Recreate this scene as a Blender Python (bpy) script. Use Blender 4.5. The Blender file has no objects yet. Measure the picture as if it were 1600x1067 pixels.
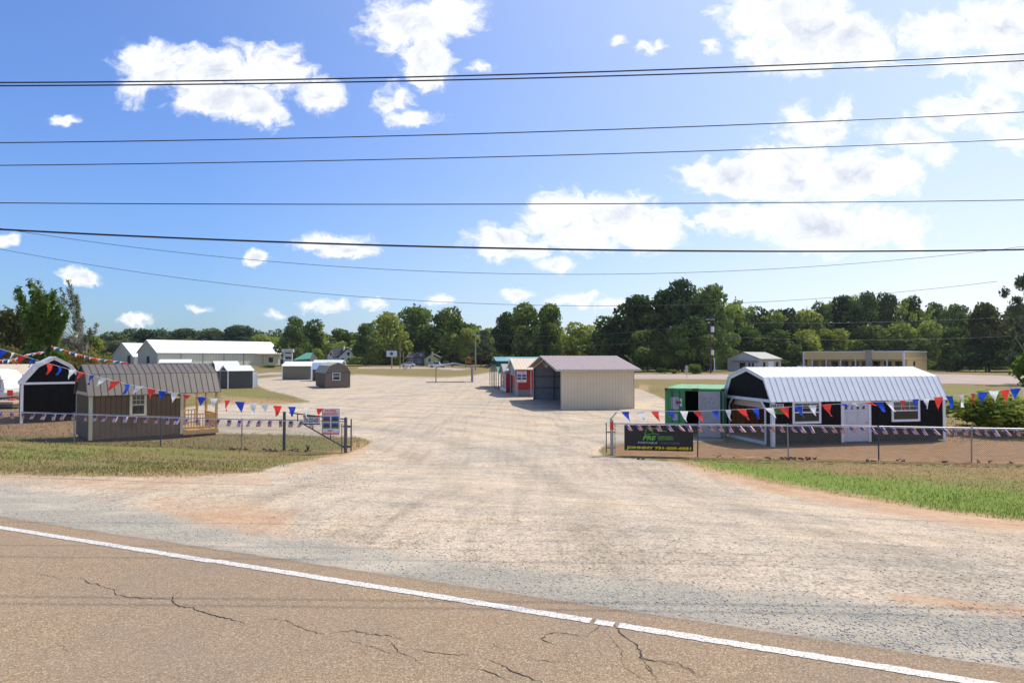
import bpy, math, random
import numpy as np
from mathutils import Vector, Matrix
random.seed(7); rng = np.random.default_rng(11)
C = bpy.context.scene.collection
PI = math.pi; R = math.radians

# ------------------------------------------------------------------ camera maths
F = 1040.0; CX, CY = 800.0, 533.5; CAMZ = 2.5
PITCH = math.atan(24.5/F); CP, SP = math.cos(PITCH), math.sin(PITCH)
NX, NY = 0.3885, 0.9214          # normal of the road edge line
LX, LY = 0.9214, -0.3885         # along the road
def sstep(t):
    t = np.clip(t, 0, 1); return t*t*(3-2*t)
def hz(x, y):                    # terrain height
    x = np.asarray(x, float); y = np.asarray(y, float)
    s = NX*(x-.85)+NY*(y-6.31)
    z = -1.4*sstep((s-1.2)/15.0)
    yy = np.maximum(y, 1)
    z = z + 1.35*sstep((y-130)/115.0)*sstep((0.13-x/yy)/.14)
    z = z + np.where(s > .6, .03*np.sin(x*.7+y*.31)*np.sin(y*.53-x*.2), 0)*sstep((s-.6)/3)
    return z
def ray(px, py):
    a = (px-CX)/F; b = (CY-py)/F
    return Vector((a, CP-b*SP, SP+b*CP))
def G(px, py):                   # where a photo pixel meets the ground
    d = ray(px, py); t = 3.0; prev = 3.0
    while t < 900:
        p = d*t
        if CAMZ+p.z < float(hz(p.x, p.y)):
            lo, hi = prev, t
            for _ in range(30):
                m = (lo+hi)/2; q = d*m
                if CAMZ+q.z < float(hz(q.x, q.y)): hi = m
                else: lo = m
            q = d*hi; return Vector((q.x, q.y, float(hz(q.x, q.y))))
        prev = t; t *= 1.01
    q = d*300; return Vector((q.x, q.y, float(hz(q.x, q.y))))
def D(px, py, depth):
    d = ray(px, py); t = depth/d.y
    return Vector((d.x*t, depth, CAMZ+d.z*t))
def gz(p, lift=0): return Vector((p[0], p[1], float(hz(p[0], p[1]))+lift))
def span_x(loc, th, px):         # length along local x that reaches photo column px
    k = (px-CX)/F
    return (k*loc.y-loc.x)/(math.cos(th)-k*math.sin(th))
def span_y(loc, th, px):
    k = (px-CX)/F
    return (k*loc.y-loc.x)/(-math.sin(th)-k*math.cos(th))

# ------------------------------------------------------------------ materials
MATS = {}
def mat(name, col, rough=.7, metal=0., var=.12, scale=3., bump=0., bscale=40., spec=.5, wave=None):
    if name in MATS: return MATS[name]
    m = bpy.data.materials.new(name); m.use_nodes = True; nt = m.node_tree; n = nt.nodes; l = nt.links
    b = n['Principled BSDF']; b.inputs['Roughness'].default_value = rough; b.inputs['Metallic'].default_value = metal
    b.inputs['Specular IOR Level'].default_value = spec
    tc = n.new('ShaderNodeTexCoord'); nz = n.new('ShaderNodeTexNoise')
    nz.inputs['Scale'].default_value = scale; nz.inputs['Detail'].default_value = 6
    l.new(tc.outputs['Object'], nz.inputs['Vector'])
    r = n.new('ShaderNodeValToRGB'); l.new(nz.outputs['Fac'], r.inputs['Fac'])
    r.color_ramp.elements[0].position = .3; r.color_ramp.elements[1].position = .7
    r.color_ramp.elements[0].color = (*[c*(1-var) for c in col], 1)
    r.color_ramp.elements[1].color = (*[min(1, c*(1+var)) for c in col], 1)
    out = r.outputs['Color']
    if wave:                      # vertical siding grooves / boards: (axis, scale, darkening)
        ax, ws, dk = wave
        w = n.new('ShaderNodeTexWave'); w.bands_direction = ax; w.inputs['Scale'].default_value = ws
        l.new(tc.outputs['Object'], w.inputs['Vector'])
        wr = n.new('ShaderNodeValToRGB'); l.new(w.outputs['Fac'], wr.inputs['Fac'])
        wr.color_ramp.elements[0].position = .0; wr.color_ramp.elements[1].position = .12
        wr.color_ramp.elements[0].color = (dk, dk, dk, 1); wr.color_ramp.elements[1].color = (1, 1, 1, 1)
        mx = n.new('ShaderNodeMixRGB'); mx.blend_type = 'MULTIPLY'; mx.inputs[0].default_value = 1
        l.new(out, mx.inputs[1]); l.new(wr.outputs['Color'], mx.inputs[2]); out = mx.outputs[0]
    l.new(out, b.inputs['Base Color'])
    if bump:
        n2 = n.new('ShaderNodeTexNoise'); n2.inputs['Scale'].default_value = bscale; n2.inputs['Detail'].default_value = 4
        l.new(tc.outputs['Object'], n2.inputs['Vector'])
        bp = n.new('ShaderNodeBump'); bp.inputs['Strength'].default_value = bump; bp.inputs['Distance'].default_value = .02
        l.new(n2.outputs['Fac'], bp.inputs['Height']); l.new(bp.outputs['Normal'], b.inputs['Normal'])
    MATS[name] = m; return m
def leafmat(name, dark, light, trans=.42, scale=1.6):
    m = bpy.data.materials.new(name); m.use_nodes = True; nt = m.node_tree; n = nt.nodes; l = nt.links
    n.remove(n['Principled BSDF'])
    out = n['Material Output']; tc = n.new('ShaderNodeTexCoord'); nz = n.new('ShaderNodeTexNoise')
    nz.inputs['Scale'].default_value = scale; nz.inputs['Detail'].default_value = 5
    oi = n.new('ShaderNodeObjectInfo'); ad = n.new('ShaderNodeVectorMath'); ad.operation = 'ADD'
    ms = n.new('ShaderNodeMath'); ms.operation = 'MULTIPLY'; ms.inputs[1].default_value = 37.
    l.new(oi.outputs['Random'], ms.inputs[0]); l.new(tc.outputs['Object'], ad.inputs[0]); l.new(ms.outputs[0], ad.inputs[1])
    l.new(ad.outputs[0], nz.inputs['Vector'])
    a2 = n.new('ShaderNodeMath'); a2.operation = 'MULTIPLY_ADD'; a2.inputs[1].default_value = .35; a2.inputs[2].default_value = -.17
    l.new(oi.outputs['Random'], a2.inputs[0])
    a3 = n.new('ShaderNodeMath'); a3.operation = 'ADD'; l.new(nz.outputs['Fac'], a3.inputs[0]); l.new(a2.outputs[0], a3.inputs[1])
    r = n.new('ShaderNodeValToRGB'); l.new(a3.outputs[0], r.inputs['Fac'])
    r.color_ramp.elements[0].position = .36; r.color_ramp.elements[1].position = .66
    r.color_ramp.elements[0].color = (*dark, 1); r.color_ramp.elements[1].color = (*light, 1)
    d = n.new('ShaderNodeBsdfDiffuse'); t = n.new('ShaderNodeBsdfTranslucent'); mx = n.new('ShaderNodeMixShader')
    mx.inputs[0].default_value = trans
    l.new(r.outputs[0], d.inputs[0]); l.new(r.outputs[0], t.inputs[0]); l.new(d.outputs[0], mx.inputs[1]); l.new(t.outputs[0], mx.inputs[2])
    l.new(mx.outputs[0], out.inputs['Surface']); MATS[name] = m; return m

M = dict(
 white_trim = mat('white_trim', (.82,.83,.85), .45, var=.05),
 cream_trim = mat('cream_trim', (.55,.50,.36), .55, var=.06),
 black_siding = mat('black_siding', (.009,.009,.010), .75, var=.25, spec=.15, wave=('X', 1.6, .35)),
 black_siding_y = mat('black_siding_gable', (.009,.009,.010), .75, var=.25, spec=.15, wave=('Y', 1.6, .35)),
 brown_siding = mat('brown_siding', (.15,.098,.062), .7, var=.12, spec=.2, wave=('X', 1.5, .55)),
 brown_siding_y = mat('brown_siding_gable', (.13,.09,.052), .7, var=.12, spec=.2, wave=('Y', 1.5, .6)),
 brown_metal = mat('brown_metal_roof', (.13,.112,.098), .5, .1, var=.08),
 white_metal = mat('white_metal_roof', (.78,.79,.80), .4, .0, var=.04),
 beige_metal = mat('beige_metal', (.74,.61,.42), .6, var=.04, scale=1.2),
 mauve_metal = mat('mauve_metal_roof', (.34,.27,.265), .65, var=.06, spec=.25),
 cream_metal = mat('cream_metal_roof', (.66,.53,.38), .45, var=.05),
 tan_metal = mat('tan_metal', (.52,.42,.28), .5, var=.06),
 red_metal = mat('red_metal', (.48,.03,.035), .5, var=.12),
 grey_metal = mat('grey_metal_sheet', (.28,.29,.30), .5, var=.08),
 green_metal = mat('green_metal', (.10,.30,.22), .45, var=.1),
 green_dark = mat('dark_green_metal', (.012,.07,.05), .5, var=.1),
 galv = mat('galvanised_steel', (.36,.37,.39), .42, .6, var=.12),
 galv_dark = mat('weathered_pipe', (.09,.10,.12), .5, .3, var=.2),
 wire = mat('chain_wire', (.30,.31,.32), .45, .4, var=.1),
 cable = mat('cable_black', (.018,.018,.02), .5, var=.1),
 wood = mat('treated_wood', (.58,.34,.13), .7, var=.2, scale=6),
 wood_dark = mat('pine_boards', (.50,.20,.08), .7, var=.2, wave=('X', 1.2, .55)),
 oldwood = mat('weathered_wood', (.12,.10,.085), .8, var=.25, scale=8),
 olive = mat('olive_siding', (.19,.18,.125), .6, var=.06),
 charcoal = mat('charcoal_siding', (.065,.068,.062), .6, var=.1),
 shingle = mat('grey_green_shingle', (.34,.34,.25), .8, var=.12, scale=12),
 glass = mat('window_glass', (.015,.018,.022), .08, var=.1, spec=.8),
 glass_blue = mat('window_glass_pale', (.10,.12,.14), .1, var=.3, spec=.8),
 dark = mat('dark_interior', (.02,.02,.02), .9),
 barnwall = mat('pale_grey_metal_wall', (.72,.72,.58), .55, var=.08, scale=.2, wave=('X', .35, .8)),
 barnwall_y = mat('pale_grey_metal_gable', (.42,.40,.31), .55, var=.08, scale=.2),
 cont_green = mat('green_container_paint', (.05,.27,.09), .5, var=.3, scale=1.5),
 cont_grey = mat('grey_door_paint', (.42,.42,.42), .55, var=.12, scale=2),
 rust = mat('rust', (.12,.04,.025), .8, var=.4),
 red = mat('pennant_red', (.68,.045,.04), .5, var=.06),
 blue = mat('pennant_blue', (.02,.06,.42), .5, var=.06),
 white = mat('pennant_white', (.75,.76,.78), .5, var=.04),
 signwhite = mat('sign_white', (.72,.72,.74), .5, var=.05),
 black = mat('banner_black', (.012,.012,.016), .5, var=.1),
 yellow = mat('lettering_yellow', (.95,.75,.01), .5, var=.05),
 lgreen = mat('lettering_green', (.14,.55,.03), .5, var=.1),
 dgreen = mat('dull_green_print', (.055,.16,.03), .5, var=.3, scale=6),
 grey = mat('lettering_grey', (.42,.42,.46), .5, var=.05),
 dgrey = mat('dull_grey_print', (.06,.06,.07), .5, var=.3, scale=6),
 navy = mat('lettering_navy', (.015,.02,.07), .5, var=.05),
 tantext = mat('fascia_tan', (.78,.57,.27), .6, var=.05),
 whitewall = mat('white_painted_wall', (.75,.76,.76), .6, var=.08),
 yellowwall = mat('yellow_siding', (.50,.50,.24), .6, var=.08),
 darkroof = mat('dark_shingle', (.06,.06,.07), .8, var=.15, scale=6),
 greyroof = mat('weathered_roof', (.30,.30,.29), .6, var=.12),
 camper = mat('camper_shell', (.78,.78,.78), .3, var=.03),
 carwhite = mat('car_paint_white', (.7,.72,.75), .25), carblue = mat('car_paint_blue', (.02,.04,.10), .25),
 cardark = mat('car_paint_dark', (.02,.025,.04), .2), tyre = mat('rubber', (.02,.02,.02), .8),
 orangewood = mat('playset_wood', (.35,.13,.03), .7),
 bark = mat('bark', (.10,.075,.055), .9, var=.3, scale=5, bump=.5),
 palebark = mat('pale_bark', (.30,.27,.23), .9, var=.3, scale=5),
 clod = mat('dug_earth', (.10,.055,.035), .95, var=.4, scale=9),
 photo_sky = mat('print_sky_blue', (.05,.16,.50), .5), photo_grass = mat('print_grass', (.16,.22,.06), .5),
 photo_red = mat('print_dark_red', (.22,.03,.03), .5), photo_dark = mat('print_dark_grey', (.05,.05,.06), .5),
)
M['leaf_dark'] = leafmat('leaf_dark', (.050,.088,.024), (.20,.27,.06))
M['leaf_mid'] = leafmat('leaf_mid', (.060,.108,.026), (.32,.39,.08))
M['leaf_yellow'] = leafmat('leaf_yellow', (.075,.120,.024), (.36,.40,.08))
M['leaf_bright'] = leafmat('leaf_bright', (.10,.17,.03), (.26,.33,.06), .45)
M['needles'] = leafmat('needles', (.042,.080,.030), (.18,.25,.065), .25)
M['leaf_far'] = leafmat('leaf_far', (.062,.10,.052), (.14,.185,.075), .3, .8)
M['leaf_rusty'] = leafmat('leaf_rusty', (.10,.105,.03), (.26,.23,.07))
M['leaf_grey'] = leafmat('leaf_greygreen', (.07,.09,.05), (.16,.19,.10), .4)

for k_, c_ in (('red', (.75,.05,.045)), ('blue', (.015,.07,.55)), ('white', (.82,.83,.85))):
    m_ = bpy.data.materials.new('pennant_cloth_'+k_); m_.use_nodes = True; nt_ = m_.node_tree; t_ = nt_.nodes.new('ShaderNodeBsdfTranslucent'); t_.inputs[0].default_value = (*c_, 1)
    x_ = nt_.nodes.new('ShaderNodeMixShader'); x_.inputs[0].default_value = .5; b_ = nt_.nodes['Principled BSDF']; b_.inputs['Base Color'].default_value = (*c_, 1); b_.inputs['Roughness'].default_value = .5
    nt_.links.new(b_.outputs[0], x_.inputs[1]); nt_.links.new(t_.outputs[0], x_.inputs[2]); nt_.links.new(x_.outputs[0], nt_.nodes['Material Output'].inputs['Surface']); M['cloth_'+k_] = m_
# ------------------------------------------------------------------ mesh helpers
EACH = {'post', 'side_panel', 'corner_trim', 'downpipe', 'lamp_arm', 'roof_vent', 'locking_bar', 'corner_casting', 'gable_trim', 'skid', 'headlight', 'leg', 'door_light', 'faded_patch', 'tie', 'panel', 'roof_edge'}
class MB:
    def __init__(s): s.v = []; s.f = []; s.m = []
    def poly(s, pts, mi=0):
        i = len(s.v); s.v += [tuple(p) for p in pts]; s.f.append(tuple(range(i, i+len(pts)))); s.m.append(mi); return s
    def obox(s, o, a, b, c, mi=0):
        o, a, b, c = map(Vector, (o, a, b, c)); i = len(s.v)
        s.v += [tuple(o+a*x+b*y+c*z) for z in (0, 1) for y in (0, 1) for x in (0, 1)]
        for q in ((0,2,3,1),(4,5,7,6),(0,1,5,4),(2,6,7,3),(0,4,6,2),(1,3,7,5)):
            s.f.append(tuple(i+k for k in q)); s.m.append(mi)
        return s
    def box(s, x0, x1, y0, y1, z0, z1, mi=0): return s.obox((x0,y0,z0), (x1-x0,0,0), (0,y1-y0,0), (0,0,z1-z0), mi)
    def prism(s, pts, vec, mi=0):
        n = len(pts); i = len(s.v); vec = Vector(vec)
        s.v += [tuple(p) for p in pts]+[tuple(Vector(p)+vec) for p in pts]
        s.f.append(tuple(range(i, i+n))[::-1]); s.m.append(mi)
        s.f.append(tuple(range(i+n, i+2*n))); s.m.append(mi)
        for k in range(n):
            j = (k+1) % n; s.f.append((i+k, i+j, i+n+j, i+n+k)); s.m.append(mi)
        return s
    def tube(s, pts, r, n=6, mi=0, r2=None, cap=True):
        pts = [Vector(p) for p in pts]; base = len(s.v); N = len(pts)
        for k, p in enumerate(pts):
            t = (pts[min(k+1, N-1)]-pts[max(k-1, 0)]).normalized()
            u = t.cross(Vector((0, 0, 1)));
            if u.length < .05: u = t.cross(Vector((1, 0, 0)))
            u.normalize(); w = t.cross(u); rr = r if r2 is None else r+(r2-r)*k/(N-1)
            for j in range(n):
                a = 2*PI*j/n; s.v.append(tuple(p+u*rr*math.cos(a)+w*rr*math.sin(a)))
        for k in range(N-1):
            for j in range(n):
                a = base+k*n+j; b = base+k*n+(j+1) % n
                s.f.append((a, b, b+n, a+n)); s.m.append(mi)
        if cap:
            s.f.append(tuple(range(base, base+n))[::-1]); s.m.append(mi)
            s.f.append(tuple(base+(N-1)*n+j for j in range(n))); s.m.append(mi)
        return s
    def blob(s, c, r, seed=0, nu=8, nv=5, jit=.2, mi=0):
        rr = random.Random(seed); c = Vector(c); r = Vector(r) if hasattr(r, '__len__') else Vector((r, r, r)); base = len(s.v)
        s.v.append(tuple(c+Vector((0, 0, -r.z))))
        for j in range(1, nv):
            ph = PI*j/nv-PI/2
            for i in range(nu):
                a = 2*PI*i/nu; k = 1+rr.uniform(-jit, jit)
                s.v.append((c.x+r.x*k*math.cos(ph)*math.cos(a), c.y+r.y*k*math.cos(ph)*math.sin(a), c.z+r.z*k*math.sin(ph)))
        s.v.append(tuple(c+Vector((0, 0, r.z)))); top = len(s.v)-1
        for i in range(nu):
            s.f.append((base, base+1+(i+1) % nu, base+1+i)); s.m.append(mi)
            s.f.append((top, top-nu+i, top-nu+(i+1) % nu)); s.m.append(mi)
        for j in range(nv-2):
            for i in range(nu):
                a = base+1+j*nu+i; b = base+1+j*nu+(i+1) % nu; s.f.append((a, b, b+nu, a+nu)); s.m.append(mi)
        return s
    def build(s, name, mats, parent=None, smooth=False):
        if name in EACH:          # every separate piece becomes a part of its own
            par = list(range(len(s.v)))
            def find(a):
                while par[a] != a: par[a] = par[par[a]]; a = par[a]
                return a
            for f in s.f:
                for q in f[1:]: par[find(q)] = find(f[0])
            groups = {}
            for i, f in enumerate(s.f): groups.setdefault(find(f[0]), []).append(i)
            if len(groups) > 1:
                out = None
                for fs in groups.values():
                    b = MB(); mp = {}
                    for i in fs:
                        for q in s.f[i]:
                            if q not in mp: mp[q] = len(b.v); b.v.append(s.v[q])
                        b.f.append(tuple(mp[q] for q in s.f[i])); b.m.append(s.m[i])
                    o = b._make(name, mats, parent, smooth); out = out or o
                return out
        return s._make(name, mats, parent, smooth)
    def _make(s, name, mats, parent=None, smooth=False):
        me = bpy.data.meshes.new(name); me.from_pydata(s.v, [], s.f)
        if not isinstance(mats, (list, tuple)): mats = [mats]
        for x in mats: me.materials.append(x)
        if len(mats) > 1: me.polygons.foreach_set('material_index', s.m)
        if smooth: me.polygons.foreach_set('use_smooth', [True]*len(s.f))
        me.update(); o = bpy.data.objects.new(name, me); C.objects.link(o)
        if parent: o.parent = parent
        return o
def tag(o, label=None, cat=None, group=None, kind=None):
    if label: o['label'] = label
    if cat: o['category'] = cat
    if group: o['group'] = group
    if kind: o['kind'] = kind
    return o
def thing(name, label, cat, loc=(0,0,0), rz=0., group=None):
    o = bpy.data.objects.new(name, None); C.objects.link(o); o.location = loc; o.rotation_euler = (0, 0, rz)
    o.empty_display_size = .3
    return tag(o, label, cat, group)
def raw_mesh(name, V, Fc, mats, parent=None):
    """V (n,3) array, Fc (m,4) or (m,3) int array -> one mesh object, fast"""
    me = bpy.data.meshes.new(name); k = Fc.shape[1]
    me.vertices.add(len(V)); me.vertices.foreach_set('co', np.asarray(V, np.float32).ravel())
    me.loops.add(Fc.size); me.loops.foreach_set('vertex_index', Fc.astype(np.int32).ravel())
    me.polygons.add(len(Fc)); me.polygons.foreach_set('loop_start', np.arange(0, Fc.size, k, dtype=np.int32))
    me.polygons.foreach_set('loop_total', np.full(len(Fc), k, np.int32))
    me.update(calc_edges=True)
    for x in (mats if isinstance(mats, (list, tuple)) else [mats]): me.materials.append(x)
    o = bpy.data.objects.new(name, me); C.objects.link(o)
    if parent: o.parent = parent
    return o
def text(body, m, parent, o, right, up, width, height, bold=.0, shear=0., name='lettering', lift=.006, spacing=1.0):
    """flat lettering fitted in a width x height box whose lower-left corner is o"""
    cu = bpy.data.curves.new('t', 'FONT'); cu.body = body; cu.size = 1; cu.offset = bold; cu.shear = shear
    cu.extrude = .004; cu.align_x = 'LEFT'; cu.resolution_u = 2; cu.space_character = spacing
    ob = bpy.data.objects.new('t', cu); C.objects.link(ob)
    dg = bpy.context.evaluated_depsgraph_get(); dg.update()
    me = bpy.data.meshes.new_from_object(ob.evaluated_get(dg)); bpy.data.objects.remove(ob); bpy.data.curves.remove(cu)
    n = len(me.vertices); co = np.zeros(n*3, np.float32); me.vertices.foreach_get('co', co); co = co.reshape(-1, 3)
    mn = co.min(0); mx = co.max(0); right = Vector(right).normalized(); up = Vector(up).normalized(); nn = right.cross(up)
    q = (co-mn)/(np.maximum(mx-mn, 1e-6)); o = Vector(o)+nn*lift
    out = np.array(o)[None]+q[:, :1]*np.array(right)*width+q[:, 1:2]*np.array(up)*height+(q[:, 2:3])*np.array(nn)*.004
    me.vertices.foreach_set('co', out.astype(np.float32).ravel()); me.materials.clear(); me.materials.append(m); me.update()
    ob = bpy.data.objects.new(name, me); C.objects.link(ob); ob.parent = parent
    return ob

# ------------------------------------------------------------------ windows, doors, sheds
def window(parent, o, right, nrm, w, h, fm, fw=.09, cols=3, rows=4, gm=None, depth=.05):
    """framed window whose lower-left corner is o, standing proud of the wall along nrm"""
    o, r, nn, u = Vector(o), Vector(right), Vector(nrm), Vector((0, 0, 1)); b = MB()
    b.obox(o-u*.0, r*w, u*fw, nn*depth); b.obox(o+u*(h-fw), r*w, u*fw, nn*depth)
    b.obox(o+u*fw, r*fw, u*(h-2*fw), nn*depth); b.obox(o+u*fw+r*(w-fw), r*fw, u*(h-2*fw), nn*depth)
    b.obox(o+u*(h/2-.025)+r*fw, r*(w-2*fw), u*.05, nn*depth*.8)
    f = b.build('window', fm, parent)
    MB().obox(o+r*fw+u*fw+nn*.004, r*(w-2*fw), u*(h-2*fw), nn*.012).build('pane', gm or M['glass'], f)
    if cols:
        g = MB()
        for i in range(1, cols): g.obox(o+r*(fw+(w-2*fw)*i/cols-.007)+u*(h/2+.03)+nn*.018, r*.014, u*(h/2-fw-.03), nn*.01)
        for j in range(1, rows):
            if j*2 > rows: g.obox(o+r*fw+u*(fw+(h-2*fw)*j/rows-.008)+nn*.0185, r*(w-2*fw), u*.016, nn*.009)
        g.build('muntin', fm, f)
    return f
def roof_parts(parent, L, prof, rm, oh=.12, ohx=.12, th=.05, rib=.28, ribm=None, ribh=.014, ribw=.02, name='roof', x0=0.):
    """sheet roof over a cross-section profile [(y,z)...]; ribs run down the slopes"""
    P = [Vector((0, y, z)) for y, z in prof]
    d0 = (P[0]-P[1]).normalized(); d1 = (P[-1]-P[-2]).normalized()
    P[0] = P[0]+d0*oh; P[-1] = P[-1]+d1*oh
    r = MB(); g = MB(); X = Vector((1, 0, 0))
    for a, b in zip(P[:-1], P[1:]):
        t = b-a; nn = X.cross(t).normalized()
        if nn.z < 0: nn = -nn
        e = t.normalized()*.0
        r.obox(a+X*(x0-ohx)+nn*.004, X*(L+2*ohx), t, nn*th)
        if rib:
            n = max(2, int((L+2*ohx)/rib))
            for i in range(n+1):
                x = x0-ohx+.0+(L+2*ohx-ribw)*i/n
                g.obox(a+X*x+nn*(th+.004)+t*.002, X*ribw, t*.996, nn*ribh)
    o = r.build(name, rm, parent)
    if rib: g.build('roof_rib', ribm or rm, o)
    return o
def gable(h, rdg, W): return [(0, h), (W/2, rdg), (W, h)]
def gambrel(h, kn, rdg, W, ins): return [(0, h), (ins, kn), (W/2, rdg), (W-ins, kn), (W, h)]
def trim_set(parent, L, W, prof, tm, tw=.1, sides=('front', 'near'), band=True, rake=True, skid=.0):
    b = MB(); e = .018; h = prof[0][1]; hb = prof[-1][1]
    # corner boards, proud of the walls
    for x, sx in ((0, -1), (L, 1)):
        for y, sy, hh in ((0, -1, h), (W, 1, hb)):
            b.box(min(x, x-sx*tw) - (e if sx < 0 else 0), max(x, x-sx*tw)+(e if sx > 0 else 0),
                  y-e if sy < 0 else y+.001, y-.001 if sy < 0 else y+e, 0, hh)
            b.box(x-e if sx < 0 else x+.001, x-.001 if sx < 0 else x+e,
                  min(y, y-sy*tw)-(0), max(y, y-sy*tw), 0, hh)
    b.build('corner_trim', tm, parent)
    r = MB()
    for x, sx in ((0, -1), (L, 1)):
        xa = x-.03 if sx < 0 else x+.002; xb = x-.002 if sx < 0 else x+.03
        if band: r.box(xa, xb, .0, W, h-tw*.6, h+tw*.4)
        if rake:
            for (y0, z0), (y1, z1) in zip(prof[:-1], prof[1:]):
                t = Vector((0, y1-y0, z1-z0)); nn = Vector((1, 0, 0)).cross(t).normalized()
                if nn.z > 0: nn = -nn
                r.obox((xa-.004, y0, z0), (xb-xa+.008, 0, 0), t, nn*tw)
    if band or rake: r.build('gable_trim', tm, parent)
def shed(label, loc, rz, L, W, prof, wm, rm, tm=None, rib=.28, name='storage_shed', cat='shed', group=None, gm=None, tw=.1, band=True, oh=.12, ohx=.1, ribm=None):
    t = thing(name, label, cat, loc, rz, group)
    pts = [(0, 0, 0.06)]+[(0, y, z) for y, z in prof]+[(0, W, 0.06)]
    b = MB(); n = len(pts); i = 0
    b.poly(pts[::-1], 1); b.poly([(L, y, z) for _, y, z in pts], 1)
    b.poly([(0, 0, .06), (L, 0, .06), (L, 0, prof[0][1]), (0, 0, prof[0][1])], 0)
    b.poly([(0, W, .06), (0, W, prof[-1][1]), (L, W, prof[-1][1]), (L, W, .06)], 0)
    b.poly([(0, 0, .06), (0, W, .06), (L, W, .06), (L, 0, .06)], 0)
    b.build('wall', [wm, gm or wm], t)
    roof_parts(t, L, prof, rm, oh, ohx, rib=rib, ribm=ribm)
    if tm: trim_set(t, L, W, prof, tm, tw, band=band)
    s = MB()
    for y in (.3, W-.5): s.box(.05, L-.05, y, y+.12, -.06, .06)
    s.build('skid', M['oldwood'], t)
    return t
X = Vector((1, 0, 0)); Y = Vector((0, 1, 0)); U = Vector((0, 0, 1))
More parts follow.
